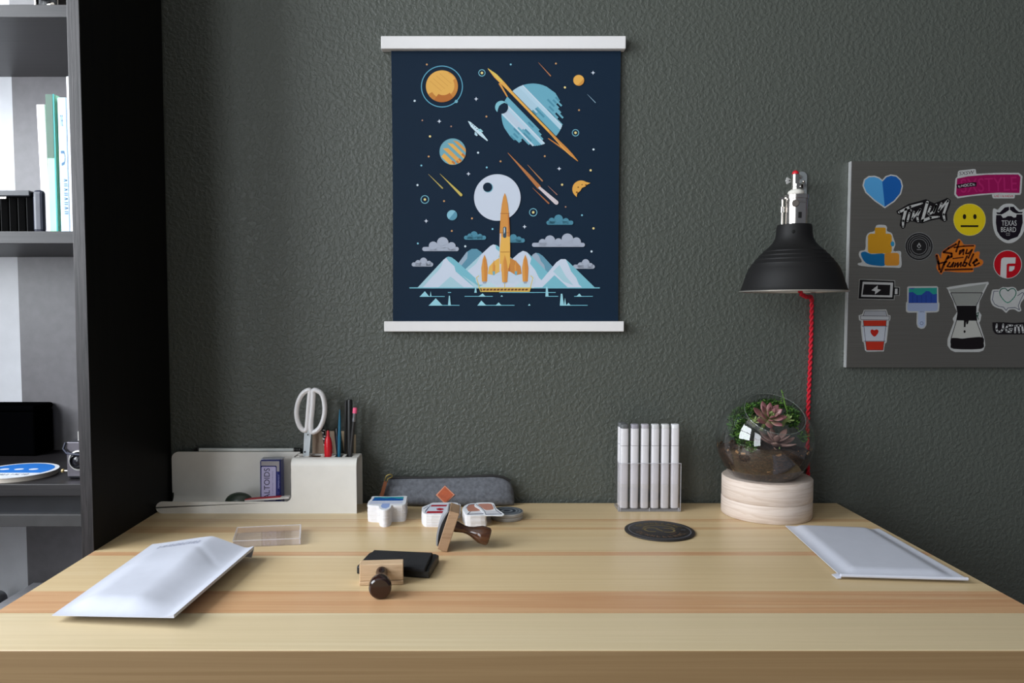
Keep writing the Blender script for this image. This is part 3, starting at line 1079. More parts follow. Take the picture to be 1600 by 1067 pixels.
def d_red(A):
    A.disc(1574.5, 413, 21.3, (186, 14, 30), 50)
    A.poly([(1563, 430.5), (1564, 408), (1565, 404), (1568.5, 402.2), (1587, 402.2), (1586.5, 411.6), (1575, 411.8), (1573, 413.5), (1572.5, 434.2), (1566, 432.8)], (206, 206, 206))
    A.poly([(1577, 416), (1585.5, 415.8), (1585, 420), (1581.5, 423.6), (1576.6, 424)], (206, 206, 206))


sticker(circ(1574.5, 413, 22.3, 50), 'round red sticker with a thick white angular mark', d_red)

# battery
def d_batt(A):
    A.poly([(1343.5, 437), (1397.5, 439.2), (1397.5, 449), (1405, 449.5), (1404.5, 461), (1397, 461), (1396.5, 467.5), (1341.5, 466.5)], (26, 24, 26))
    A.poly([(1348, 440.2), (1395.5, 441.5), (1394, 464.5), (1345.6, 463.5)], (198, 198, 198))
    A.poly([(1350, 444), (1391.2, 445), (1390.2, 461.5), (1347.5, 460.6)], (28, 26, 28))
    A.poly([(1398.5, 451), (1402.5, 451), (1402.3, 459.5), (1398, 459.5)], (198, 198, 198))
    A.poly([(1371.5, 445.8), (1361.5, 453.5), (1367.5, 455), (1367, 460), (1376.5, 452.8), (1371, 451.5)], (206, 206, 206))


sticker([(1342.2, 435.8), (1398.6, 438), (1398.6, 447.8), (1406.2, 448.5), (1405.7, 462), (1398.2, 462), (1397.7, 468.7), (1340.2, 467.6)], 'black and white battery sticker with a lightning bolt', d_batt, (150, 150, 148))

# paint brush
pb = [(1417.5, 448.5), (1420, 447.3), (1464, 447), (1466, 449), (1466.5, 472), (1468, 474), (1467, 486), (1463, 488), (1447.5, 488.5), (1447.5, 508), (1444, 513), (1439, 514), (1434, 511.5), (1432, 506), (1432.5, 488.5), (1418.5, 488.5), (1415.5, 486), (1415.5, 473), (1417.5, 471)]


def d_brush(A):
    A.poly([(1420, 450), (1464, 449.5), (1464, 473.5), (1419.5, 473.5)], (44, 74, 158))
    A.poly([(1420, 450), (1425, 452), (1430, 450), (1464, 449.5), (1464, 459), (1458, 460), (1452, 455), (1447, 454.5), (1440, 460.5), (1433, 461), (1426, 456), (1420, 457)], (42, 150, 140))
    A.poly([(1418, 474), (1465.5, 474), (1465, 484), (1462, 486), (1420, 486.2), (1417.5, 484)], (160, 172, 204))
    A.poly([(1434.5, 486.2), (1445.5, 486.2), (1445.8, 506), (1443, 511), (1439, 512), (1435.5, 510), (1434, 506)], (176, 188, 214))
    A.ring(1440, 505, 2.4, .9, (120, 130, 160), 18)
    for x in (1426, 1433, 1440, 1447, 1455):
        A.stroke([(x, 461), (x, 473)], .8, (32, 56, 132), x == 1426, joints=False)
    A.stroke([(1437, 487), (1444, 487)], .7, (90, 96, 120), joints=False)


sticker(pb, 'sticker of a wide paint brush with blue bristles on the steel', d_brush)

# paper cup
cu_o = [(1350, 484), (1385, 483.5), (1387.5, 492), (1391.5, 493), (1391, 500), (1388.5, 502), (1388.8, 507), (1388, 509), (1385.5, 534.5), (1382.5, 537), (1381, 549), (1354, 549.5), (1351.5, 547), (1349.8, 535), (1347.5, 533.5), (1345, 510), (1345.8, 502), (1342.2, 500), (1341.5, 492.5), (1347, 491)]


def d_cup(A):
    A.poly([(1351, 485.8), (1384, 485.8), (1385.8, 493.3), (1349, 493.3)], (168, 170, 176))
    A.poly([(1344.5, 493.3), (1389.6, 494), (1389, 500), (1345, 499.3)], (186, 188, 192))
    A.poly([(1348.8, 500.6), (1385, 500.6), (1384.8, 509), (1349.8, 509)], (190, 52, 34))
    A.poly([(1347.3, 509.4), (1386.3, 509.4), (1383.6, 533), (1349.6, 533)], (194, 198, 208))
    A.poly([(1352.2, 533.6), (1381.2, 533.6), (1379.8, 547), (1354, 547)], (190, 52, 34))
    A.poly(smooth([(1366, 516), (1363, 514.5), (1360.3, 516.5), (1361, 521), (1366.3, 526), (1371.6, 521), (1372.6, 516.5), (1369.5, 514.5)], 3), (186, 40, 30))
    A.layer += 1
    for pts in ([(1348.8, 500.6), (1354, 547), (1379.8, 547), (1385, 500.6)], [(1347.3, 509.4), (1386.3, 509.4)], [(1349.6, 533), (1383.6, 533)], [(1344.5, 493.3), (1389.6, 494), (1389, 500), (1345, 499.3), (1344.5, 493.3)], [(1349, 493.3), (1351, 485.8), (1384, 485.8), (1385.8, 493.3)]):
        A.stroke(pts, .7, (60, 44, 60), False)


sticker(cu_o, 'sticker of a red lidded paper cup with a small heart', d_cup)

# coffee maker
co = [(1478.7, 449.5), (1484, 448), (1512, 443.5), (1544, 440.2), (1545.2, 443), (1543, 446), (1530.5, 471), (1530, 479), (1528.5, 485), (1533.5, 492), (1532, 501), (1530, 504), (1538.5, 530), (1539.5, 540), (1536.5, 547.5), (1530, 550), (1492, 550), (1485.5, 547), (1480.5, 540), (1480.5, 530), (1490.5, 503), (1488.5, 498), (1495.5, 487), (1491, 478), (1490, 472), (1482.5, 457), (1482, 454)]


def d_coffee(A):
    A.poly([(1482, 452), (1486, 457), (1491, 469), (1494, 477), (1526, 477), (1527, 471), (1540, 446.5), (1541.5, 443)], (146, 148, 144))
    A.poly([(1494, 477.5), (1526, 477.5), (1525.5, 489), (1527, 501), (1494, 500.5), (1496, 489)], (20, 18, 20))
    A.poly([(1494.5, 501), (1525.5, 501), (1535.5, 527), (1486.5, 528.5)], (188, 188, 182))
    A.poly(smooth([(1486, 529), (1494, 528), (1504, 529), (1516, 527.5), (1535.5, 527), (1537, 536), (1533, 545), (1490, 545), (1485.5, 538)], 3), (24, 20, 22))
    A.poly([(1506, 500), (1514, 500), (1512.5, 506), (1510, 507), (1509.5, 502), (1508.5, 511), (1506, 511)], (24, 20, 22))
    A.poly(circ(1507.2, 518, 1.6, 12, 2.2), (24, 20, 22))
    A.layer += 1
    for pts in ([(1486, 457.5), (1535, 457.5)], [(1485.5, 457.5), (1494, 477)], [(1535, 457.5), (1525.5, 477)], [(1494.5, 501), (1486, 529)], [(1525.5, 501), (1536, 529)]):
        A.stroke(pts, 1.1, (50, 44, 48), False)
    for pts in ([(1526, 490), (1529, 488), (1528, 494), (1526, 492), (1529, 499)],):
        A.stroke(pts, 1.3, (60, 96, 84))


sticker(co, 'tall sticker of an hourglass glass coffee maker with black collar', d_coffee)

# map with heart
mo = smooth([(1549, 458), (1551, 452.5), (1561, 452), (1566, 448.5), (1575, 449), (1581, 448), (1587, 450), (1590, 455), (1597, 452), (1604, 452), (1603, 462), (1596, 472), (1594, 478), (1596, 485), (1591, 487), (1585, 483.5), (1577, 484), (1572, 489), (1566, 483.5), (1558, 481), (1551, 477), (1547.5, 468)], 2)


def d_map(A):
    A.stroke([(1560, 455), (1553, 455), (1550.5, 468), (1554, 475), (1560, 478.5), (1568, 480), (1572, 485), (1575, 481), (1586, 480.5), (1593, 484), (1591, 478), (1594, 470), (1600, 458), (1597, 457), (1590, 462)], .9, (60, 60, 92))
    A.stroke(smooth([(1575, 454.5), (1571, 450.8), (1565, 451.5), (1562, 456.5), (1564.5, 464), (1574.5, 473), (1585, 464), (1587.5, 456), (1583.5, 451), (1578, 451.8)], 3) + [(1575, 454.5)], 1.5, (92, 158, 136))


sticker(mo, 'pale country-outline sticker with a green drawn heart', d_map)


def d_ugm(A):
    A.layer += 1
    for pts in ([(1557.5, 507), (1556.5, 514), (1559, 518.5), (1564, 518), (1567, 514), (1567.5, 507)], [(1581.5, 508.5), (1575, 508.5), (1571.5, 513), (1573, 518), (1579, 518.5), (1581, 514), (1577.5, 514)],
                [(1586, 519), (1586.5, 509), (1591, 508.5), (1592.5, 519)], [(1592, 509), (1597, 508.5), (1598.5, 519)]):
        A.stroke(pts, 2.9, (196, 196, 196), False)
    A.disc(1562.3, 512, 2, (30, 20, 30), 12)


sticker(smooth([(1551, 505), (1553, 503.5), (1570, 503.5), (1585, 504.5), (1612, 504.5), (1613, 521), (1600, 522.5), (1580, 522.5), (1566, 522.5), (1557, 522), (1552, 516)], 3), 'dark sticker with chunky rounded white UGM letters', d_ugm, (28, 24, 28))

# ================================================================== WALL LAMP
YL = 1.228
lampc = W(1239, 455, YL)
lamp = thing('wall_lamp', 'black dome wall lamp on a chrome socket with a red twisted cord', 'lamp', (lampc.x, YW, lampc.z))
k = (YL * math.cos(PITCH) - (lampc.z - CZ) * math.sin(PITCH)) / F
black_m = mat('matt_black_enamel', (17, 16, 17), rough=0.6, spec=0.3, var=0.03)
whitein = mat('pale_shade_lining', (214, 212, 206), rough=0.5)
chrome = mat('polished_chrome', (206, 200, 194), rough=0.17, metal=1.0, var=0.0)
zin = mat('zinc_plate', (128, 132, 134), rough=0.5, metal=0.15, var=0.06)
redc = wood('red_braided_cord', [(150, 8, 26), (206, 18, 44), (180, 10, 34)], (900, 900, 900), rough=0.8, bump=0.3)
prof = [(25, 352.6), (26.2, 358), (26.6, 366), (28, 373), (31.5, 380), (38, 387), (44.6, 392.6), (45.6, 393.0), (45.8, 394.4), (50.6, 399.0), (51.7, 399.3), (51.9, 400.8), (56.0, 405.4), (57.2, 405.7), (57.4, 407.2), (61.2, 412.2), (62.4, 412.5), (62.6, 414), (66.5, 420), (70.5, 430), (73.5, 440), (76.5, 449), (78, 453), (79.6, 455.2)]
ax = Matrix.Translation((lampc.x, YL, 0))
zz = lambda v: lampc.z + (455 - v) * k
out_p = [(r * k, zz(v)) for r, v in prof]
shade = MB().lathe(out_p, 64, ax, 0, False).obj('shade', black_m, lamp, angle=28)
MB().lathe([(0.6 * 25 * k, zz(356))] + [(max(r * k - 0.0012, 0.001), zz(v) + 0.0003) for r, v in prof[1:]], 64, ax, 0, False).obj('shade_lining', whitein, lamp)
MB().tube([Vector((lampc.x + 79.6 * k * math.cos(t), YL + 79.6 * k * math.sin(t), zz(455.4))) for t in [2 * math.pi * i / 64 for i in range(64)]], 0.0011, 8, True).obj('shade_rim', mat('worn_bright_rim', (200, 196, 190), rough=0.3, metal=0.8, var=0.02), lamp)
MB().lathe([(0.004, zz(353)), (24 * k, zz(352)), (25.2 * k, zz(353.2)), (25 * k, zz(354))], 40, ax).obj('shade_cap', black_m, lamp)
vent = MB()
vent.ball((lampc.x - 11 * k, YL - 24.4 * k, zz(365)), 3.0 * k, 12, 0, (1, .35, 1))
vent.obj('vent_hole', mat('dark_hole', (6, 6, 6), rough=0.9, var=0), lamp)
# socket
sk = [(17, 353.5), (17, 320), (17.4, 319.6), (17.4, 318), (17, 317.5), (17, 313), (18.6, 312.6), (18.6, 307), (17.8, 306.4), (12, 305.8)]
axs = Matrix.Translation((lampc.x + 1.5 * k, YL, 0))
MB().lathe([(r * k, zz(v)) for r, v in sk], 40, axs).obj('socket', chrome, lamp, angle=25)
MB().lathe([(11 * k, zz(306)), (12.5 * k, zz(303)), (11.4 * k, zz(300.4)), (7 * k, zz(297.6))], 32, axs).obj('socket_cap', mat('white_porcelain', (222, 218, 210), rough=0.3), lamp)
MB().lathe([(6 * k, zz(299)), (6 * k, zz(275)), (5 * k, zz(274))], 28, Matrix.Translation((lampc.x, YL, 0))).obj('cord_sleeve', chrome, lamp)
MB().lathe([(7 * k, zz(298.5)), (7 * k, zz(289.5)), (6.4 * k, zz(289))], 28, Matrix.Translation((lampc.x + 2 * k, YL, 0))).obj('clamp', chrome, lamp)
m = MB()
for sx, vz in ((-1, 294), (5.5, 294)):
    m.ball((lampc.x + sx * k, YL - 6.6 * k, zz(vz)), 1.5 * k, 10)
m.box(lampc.x + 11 * k, lampc.x + 13 * k, YL - 3 * k, YL + 3 * k, zz(298), zz(287))
m.ball((lampc.x + 11.5 * k, YL - 3 * k, zz(286)), 2.2 * k, 12)
m.obj('clamp_screws', chrome, lamp)
m = MB()
for a in (-34, 0, 34):
    T = Matrix.Translation((lampc.x - 8.5 * k, YL - 2 * k, zz(284.5))) @ Matrix.Rotation(math.radians(a), 4, 'Y')
    m.box(-7.5 * k, 0, -1.2 * k, 1.2 * k, -1.7 * k, 1.7 * k, 0, T)
m.obj('wing_nut', mat('bright_wing_nut', (196, 196, 194), rough=0.3, metal=0.35, var=0.02), lamp, bevel=0.0006)
m = MB()
m.box(lampc.x - 24 * k, lampc.x - 14 * k, YL - 2.5 * k, YL + 2.5 * k, zz(313), zz(310))
m.lathe([(1.4 * k, zz(352.5)), (1.4 * k, zz(313))], 12, Matrix.Translation((lampc.x - 19.5 * k, YL, 0)))
m.lathe([(3 * k, zz(333)), (3.2 * k, zz(331.5)), (2.6 * k, zz(329)), (3.2 * k, zz(326.5)), (2.8 * k, zz(324.5))], 16, Matrix.Translation((lampc.x - 19.5 * k, YL, 0)))
m.obj('side_screw', chrome, lamp)
T = Matrix.Translation((lampc.x - 5.5 * k, YL - 15.6 * k, zz(321))) @ Matrix.Rotation(math.radians(-18), 4, 'Z') @ Matrix.Rotation(math.pi / 2, 4, 'X')
MB().lathe([(5.4 * k, 0), (5.4 * k, 2.2 * k), (4.6 * k, 2.8 * k)], 24, T).obj('round_button', mat('dull_metal_button', (120, 112, 106), rough=0.35, metal=0.9), lamp)
m = MB()
m.box(lampc.x - 1.5 * k, lampc.x + 4 * k, YL - 17.6 * k, YL - 15 * k, zz(343.5), zz(334))
m.obj('slot', mat('dark_hole', (6, 6, 6)), lamp, bevel=0.0008)
# wall plate
pu = W(1253, 268, YW - 0.002)
kz = (YW / F)
px0, px1 = pu.x - 8 * kz, pu.x + 8 * kz
pts = [(px0 + 8 * kz + 8 * kz * math.cos(t), pu.z - 8 * kz + 8 * kz * math.sin(t)) for t in [math.pi * i / 12 for i in range(13)]]
pts += [(px0, pu.z - 0.135), (px1, pu.z - 0.135)]
MB().prism([(x, YW - 0.0025, z) for x, z in pts], (0, 0.0024, 0)).obj('wall_plate', zin, lamp)
m = MB()
for u, v in ((1249.5, 276.5),):
    p = W(u, v, YW - 0.003)
    m.ball(p, 0.0036, 14, 0, (1, .6, 1))
m.obj('plate_screw', chrome, lamp)
p = W(1254, 287, YW - 0.004)
MB().tube([(p.x, YW - 0.002, p.z), (lampc.x + 8 * k, YL + 0.004, zz(292))], 0.0034, 12).obj('arm', chrome, lamp)
MB().ball((lampc.x, YL, zz(273.5)), 5.2 * k, 18, 0, (1, 1, 1)).obj('cord_end', mat('red_plastic', (196, 14, 34), rough=0.4), lamp)
# twisted cord: two strands, looping under the shade then down behind the desk
path = [W(1248, 450, YL), W(1252, 460, YL + 0.012), W(1260, 464, 1.262), W(1267, 463.5, 1.30)]
for i in range(0, 150):
    t = i / 149
    v = 468 + t * (800 - 468)
    u = 1268.5 - 6 * math.sin(min(1, t * 1.6) * math.pi / 2) * 0.9 + 1.2 * math.sin(t * 7)
    q = W(u, min(v, 770), 1.3365)
    path.append(q if v < 770 else Vector((q.x, 1.3362, q.z - (v - 770) * 0.006)))
path[4] = W(1268.3, 469, 1.332)
fine = []
for i in range(len(path) - 1):
    sN = 1 if i >= 4 else 10
    for q in range(sN):
        fine.append(path[i].lerp(path[i + 1], q / sN))
fine.append(path[-1])
# resample evenly
res, acc, step = [fine[0]], 0.0, 0.0022
for a_, b_ in zip(fine, fine[1:]):
    d = (b_ - a_).length
    pos = step - acc
    while pos <= d and d > 0:
        res.append(a_.lerp(b_, pos / d))
        pos += step
    acc = d - (pos - step)
tw = {0: [], 1: []}
for i, p in enumerate(res):
    t = (res[min(i + 1, len(res) - 1)] - res[max(i - 1, 0)]).normalized()
    a = Vector((1, 0, 0)) - t * t.x
    if a.length < 0.2:
        a = Vector((0, 0, 1)) - t * t.z
    a.normalize()
    b_ = t.cross(a)
    ph = i * 2.2e-3 / 0.020 * 2 * math.pi
    for s_ in (0, 1):
        f = ph + s_ * math.pi
        tw[s_].append(p + (a * math.cos(f) + b_ * math.sin(f)) * 0.0019)
m = MB()
for s_ in (0, 1):
    m.tube(tw[s_], 0.0019, 7)
m.obj('cord', redc, lamp)

# ================================================================== DESK ORGANISER
yF, yB = 1.262, 1.327
Xl = -0.5505
xb, xr = W(455, 760, yF).x, W(557, 760, yF).x
zl = W(350, 784, yF).z
zt = W(500, 706, yB).z
cream = mat('warm_white_powder_coat', (226, 223, 217), rough=0.45, var=0.015)
org = thing('desk_organizer', 'white bent-metal desk organizer with open tray and pen box against the wall', 'desk organizer', ((Xl + xr) / 2, 1.295, DZ))
t = 0.0028


def arc(cx, cz, r, a0, a1, n=6):
    return [(cx + r * math.cos(math.radians(a0 + (a1 - a0) * i / n)), cz + r * math.sin(math.radians(a0 + (a1 - a0) * i / n))) for i in range(n + 1)]


def sheet_profile(path, x0, x1, th, mb):
    """bent sheet: path in (y, z), thickness th, extruded along x"""
    nrm = []
    for i in range(len(path)):
        a, b = path[max(i - 1, 0)], path[min(i + 1, len(path) - 1)]
        d = Vector((b[0] - a[0], b[1] - a[1])).normalized()
        nrm.append((-d.y, d.x))
    inner = [(p[0] - n_[0] * th, p[1] - n_[1] * th) for p, n_ in zip(path, nrm)]
    loop = path + inner[::-1]
    nv = len(loop)
    va = [(x0, y, z) for y, z in loop]
    vb = [(x1, y, z) for y, z in loop]
    q = len(path)
    fs = [(i, (i + 1) % nv, nv + (i + 1) % nv, nv + i) for i in range(nv)]
    mb.add(va + vb, fs, 0, True)
    caps = []
    for i in range(q - 1):
        caps.append((i, i + 1, nv - 2 - i, nv - 1 - i))
    mb.add(va, caps, 0)
    mb.add(vb, caps, 0)


# front: long low lip that rises into the pen box
zb0 = zt - 0.012
rl = 0.0105
fr = arc(Xl + rl - 0.0003, DZ + rl, rl, 270, 180, 6) + arc(Xl + rl - 0.0003, zl - rl, rl, 180, 90, 6)
fr += [(xb - 0.010, zl)] + arc(xb - 0.010, zl + 0.010, 0.010, 270, 360, 6) + [(xb, zb0), (xr, zb0), (xr, DZ)]
m = MB()
m.prism([(x, yF, z) for x, z in fr], (0, t, 0))
m.obj('front_panel', cream, org, bevel=0.0004, seg=1)
# pen box: bends over the top and down the back
m = MB()
ys0, ys1 = yF + 0.0135, yB - 0.0155
sheet_profile([(yF, zb0)] + [(a, b) for a, b in arc(yF + 0.012, zb0, 0.012, 180, 90, 8)] + [(ys0, zt)], xb, xr, t, m)
sheet_profile([(ys1, zt)] + [(a, b) for a, b in arc(yB - 0.015, zt - 0.015, 0.015, 90, 0, 8)] + [(yB, DZ)], xb, xr, t, m)
m.obj('bent_sheet', cream, org, angle=60)
slots = [(461.5, 478), (485, 503), (508, 519.5), (524.5, 536.5), (541, 552)]
sx = [(W(u0, 711, 1.295).x, W(u1, 711, 1.295).x) for u0, u1 in slots]
m = MB()
yc0, yc1 = yF + 0.018, yB - 0.020
m.box(xb, xr, ys0, yc0, zt - t, zt)
m.box(xb, xr, yc1, ys1, zt - t, zt)
edges = [xb] + [q for s_ in sx for q in s_] + [xr]
for i in range(0, len(edges), 2):
    m.box(edges[i], edges[i + 1], yc0, yc1, zt - t, zt)
m.obj('slotted_top', cream, org)
m = MB()
m.box(xb, xb + t, yF + t + .0002, yB - t - .0002, DZ + .003, zb0 - .002)
m.obj('divider', cream, org)
# tray: floor curving up into the back plate
m = MB()
sheet_profile([(yF + t + 0.0002, DZ + t + 0.0002)] + [(a, b) for a, b in arc(yB - 0.014, DZ + t + 0.0142, 0.014, 270, 360, 8)] + [(yB, zt - 0.02)], Xl + 0.004, xb, t, m)
m.obj('tray', cream, org, angle=60)
m = MB()
xbl_ = W(268.5, 730, yB).x
bp_ = [(xb, zt - 0.02), (xb, zt), (xbl_ + 0.012, zt)] + arc(xbl_ + 0.012, zt - 0.012, 0.012, 90, 180, 6)[1:] + [(xbl_, zt - 0.02)]
m.prism([(x, yB - 0.0001, z) for x, z in bp_], (0, t, 0))
m.prism([(xbl_, yB - 0.0001, zt - .02), (xb, yB - 0.0001, zt - .02), (xb, yB - .0001, DZ + .02), (xbl_, yB - .0001, DZ + .02)], (0, t, 0))
m.obj('back_plate', cream, org)
p0, p1 = W(304, 701.5, 1.332), W(470, 701.0, 1.332)
zr = zt + 0.0032
m = MB()
m.tube([(p0.x + .009, 1.3305, zr), (p1.x - .012, 1.3305, zr)], 0.0031, 14)
m.obj('rail', mat('frosted_rail', (196, 200, 198), rough=0.25), org)
for x, w_ in ((p0.x, .0035), (p0.x + .0055, .0032), (p1.x - .0115, .003), (p1.x - .007, .0025), (p1.x - .003, .003)):
    MB().tube([(x, 1.3305, zr), (x + w_, 1.3305, zr)], 0.0033, 12).obj('rail_end', mat('black_cap', (26, 26, 26), rough=0.4), org)

# ---------------------------------------------------------------- things in the organiser
ztr = DZ + t + 0.0004
# tin
tx0, tx1, ty0, ty1 = W(406, 745, 1.287).x, W(438.5, 745, 1.287).x, 1.287, 1.312
tzt = W(420, 719, 1.287).z
tin = thing('mint_tin', 'small upright blue and silver tin lettered ALTOIDS in the white tray', 'tin', ((tx0 + tx1) / 2, 1.3, ztr))
tinb = mat('blue_printed_tin', (34, 42, 108), rough=0.35, metal=0.3)
MB().box(tx0, tx1, ty0, ty1, ztr, tzt).obj('body', tinb, tin, bevel=0.003, seg=3)
MB().box(tx0 - .0004, tx1 + .0004, ty0 + .009, ty1 + .0004, tzt - .0008, tzt + .0006).obj('lid_edge', mat('silver_tin', (158, 160, 172), rough=0.3, metal=0.7), tin)


def TP_(u, v, h):
    return W(u, v, ty0 - 0.0001 - h)


A = Art(TP_, 0.00001)
A.poly([(408, 720.5), (436.5, 720.5), (436.5, 736.5), (408, 736.5)], (150, 146, 150))
A.poly(rrect(407, 727.5, 432.5, 782, 2), (30, 36, 96))
A.poly(rrect(408.5, 729.2, 431, 782, 1.6), (176, 172, 206))
A.text('ALTOIDS', 417, 755.5, 48, 9, (38, 34, 60), rot=-90)
A.text('CURIOUSLY STRONG', 426, 754, 36, 2, (110, 106, 150), rot=-90)
A.poly([(434, 737), (437, 737), (437, 768), (434, 768)], (28, 34, 100))
A.text('PEPPERMINT', 435.5, 752, 22, 2, (150, 154, 200), rot=-90)
A.obj('print', tin)
# dark green stone-like oval
p = D(374, 782, ztr)
cxg = W(374, 778, 1.285).x
oval = MB().ball((0, 0, 0), 0.5, 28, 0, (0.049, 0.030, 0.021))
oval.v = [Vector((v.x + cxg, v.y + 1.284, max(v.z, -0.006) + ztr + 0.0062)) for v in oval.v]
# lifted on its rim height so that it shows over the lip
for v in oval.v:
    v.z = ztr + (v.z - ztr) * 1.66
tag(oval.obj('oval_case', mat('dark_green_case', (48, 58, 48), rough=0.35, var=0.1), None, (cxg, 1.284, ztr)), 'dark green rounded oval case lying in the white tray', 'case')
# red and white packet leaning over it
q0, q1 = W(384, 781, 1.276), W(453, 776, 1.276)
m = MB()
T = Matrix.Translation((q0.x, 1.270, q0.z)) @ Matrix.Rotation(-math.atan2(q1.z - q0.z, q1.x - q0.x), 4, 'Y')
m.box(0, q1.x - q0.x, 0, 0.0115, -0.0018, 0.0012, 0, T)
pk = thing('paper_packet', 'flat white packet with a red edge lying across the organizer tray', 'packet', (q0.x, 1.27, ztr))
m.obj('paper', mat('white_packet', (206, 200, 196), rough=0.6), pk)
m = MB()
m.box(0.0, (q1.x - q0.x) * .8, 0.0006, 0.0112, 0.0012, 0.0022, 0, T)
m.obj('red_edge', mat('packet_red', (168, 34, 42), rough=0.6), pk)
m = MB()
m.box(0.004, 0.03, 0.001, 0.011, -0.0018 - (q0.z - ztr - 0.0022), -0.0018, 0, Matrix.Translation((q0.x, 1.270, q0.z)))
m.obj('folded_end', mat('white_packet', (206, 200, 196)), pk)

# scissors
ysc = 1.294
sc = thing('scissors', 'white-handled scissors standing in the leftmost slot of the pen box', 'scissors', W(478, 714, ysc))
whp = mat('white_plastic', (226, 224, 226), rough=0.35, var=0.01)


def SP(u, v, dy=0):
    return W(u, v, ysc + dy)


outer_l = [(484.5, 610), (478, 611), (471.5, 617), (466, 628), (463.5, 642), (464.5, 655), (468.5, 666), (474, 672), (479, 671), (480.5, 660), (482, 640), (483.8, 620)]
outer_r = [(490, 610), (497, 611), (503, 616), (506.5, 627), (507.5, 642), (505, 656), (499.5, 668), (492, 674.5), (486.5, 673.5), (486, 660), (488, 640), (489.5, 620)]
for ol, dy in ((outer_l, 0.001), (outer_r, -0.001)):
    pts = [SP(u, v, dy) for u, v in smooth(ol, 5)]
    MB().tube(pts, 0.0042, 12, True, flat=1.4, flat_axis=(0, 1, 0)).obj('handle', whp, sc)
for (ua, ub, uc, ud), dy in (((475.5, 482.3, 473.5, 479.5), .0012), ((480.5, 486.5, 476.5, 482.5), -.0026)):
    q = [SP(ua, 672, dy), SP(ub, 672, dy), SP(ud, 716, dy), SP(uc, 716, dy)]
    m = MB()
    m.prism(q, (0, 0.0018, 0))
    m.prism([q[3], q[2], Vector((q[2].x - .0015, q[2].y, DZ + .03)), Vector((q[3].x + .0005, q[3].y, DZ + .026))], (0, 0.0016, 0))
    m.obj('blade', mat('pale_steel', (190, 196, 200), rough=0.3, metal=0.4), sc)
dr = mat('dark_rivet', (70, 74, 76), rough=0.4, metal=0.5)
for nm, pv, q in (('pivot', SP(476.3, 706, -0.0034), .0016), ('screw', SP(481, 679, -0.0034), .0012)):
    MB().lathe([(q, 0), (q, 0.0012), (0.001, 0.0016)], 14, Matrix.Translation(pv) @ Matrix.Rotation(math.pi / 2, 4, 'X')).obj(nm, dr, sc)


def stick(name, label, cat, top, at, y, r, mats, segs, n=14):
    """a pen standing in the box: segs = list of (part, material, t0, t1, [(f, radius factor) ...]) along the pen from foot to tip"""
    a = W(at[0], at[1], y)
    b = W(top[0], top[1], y)
    d = (b - a)
    tt = (a.z - (DZ + 0.006)) / max(d.z, 1e-4)
    foot = a - d * tt
    root = thing(name, label, cat, foot, 'pens in the pen box')
    full = b - foot
    L = full.length
    T = Matrix.Translation(foot) @ full.to_track_quat('Z', 'Y').to_matrix().to_4x4()
    for part, mm, t0, t1, prof in segs:
        MB().lathe([(r * rf, L * (t0 + (t1 - t0) * f)) for f, rf in prof], n, T).obj(part, mm, root)
    return root, T, L


blackp = mat('black_plastic', (18, 18, 19), rough=0.35, var=0.03)
teal = mat('teal_barrel', (24, 96, 126), rough=0.35)
stick('ballpoint_pen', 'slim teal pen standing in the organizer behind a navy barrel', 'pen', (531, 640), (530, 712), 1.297, 0.0028, None,
      [('barrel', teal, 0, .74, [(0, .5), (.05, 1), (1, 1)]), ('tip', teal, .74, 1, [(0, 1), (.6, .75), (1, .35)])])
stick('marker_pen', 'navy pen barrel with a pale clip standing left of the teal pen', 'pen', (526.3, 669), (529, 712), 1.303, 0.0034, None,
      [('barrel', mat('navy_barrel', (24, 38, 58), rough=0.35), 0, .9, [(0, .6), (.05, 1), (1, 1)]), ('cap', blackp, .9, 1, [(0, .95), (.9, .95), (1, .7)])])
stick('marker_pen', 'thick black marker, tallest of the pens in the box', 'pen', (546.5, 624), (546.5, 712), 1.304, 0.0047, None,
      [('barrel', blackp, 0, .5, [(0, .7), (.05, 1), (1, 1)]), ('cap', mat('black_cap', (26, 26, 26)), .5, 1, [(0, 1.06), (.97, 1), (1, .8)])])
stick('marker_pen', 'black pen half hidden just left of the tallest black marker', 'pen', (540.6, 625), (539.5, 700), 1.311, 0.0022, None,
      [('barrel', mat('soft_black', (34, 34, 35), rough=0.5), 0, 1, [(0, .6), (.05, 1), (.97, 1), (1, .6)])])
stick('pencil', 'black pencil with a pink eraser leaning right in the pen box', 'pencil', (555, 637), (547.5, 712), 1.292, 0.0031, None,
      [('barrel', mat('graphite_black', (38, 37, 38), rough=0.4), 0, .86, [(0, .3), (.08, 1), (1, 1)]), ('ferrule', mat('grey_ferrule', (120, 122, 126), rough=0.3, metal=0.7), .86, .945, [(0, 1.05), (.3, 1.12), (.5, 1.0), (.7, 1.12), (1, 1.05)]),
       ('eraser', mat('pink_eraser', (236, 96, 136), rough=0.7), .945, 1, [(0, 1.25), (.8, 1.25), (1, 1.0)])])
# black stick with a white spiral
r_, T, L = stick('striped_pen', 'black pen with white bands behind the red bottle, leaning left', 'pen', (503, 658), (511, 712), 1.306, 0.0026, None,
                 [('barrel', blackp, 0, 1, [(0, .6), (.05, 1), (.97, 1), (1, .5)])])
m = MB()
for i in range(4):
    z = L * (0.985 - i * 0.075)
    m.tube([T @ Vector((0.0027 * math.cos(q * .5), 0.0027 * math.sin(q * .5), z - q * 0.0004 - .002)) for q in range(14)], 0.0010, 6)
m.obj('white_band', mat('white_plastic', (226, 224, 226)), r_)
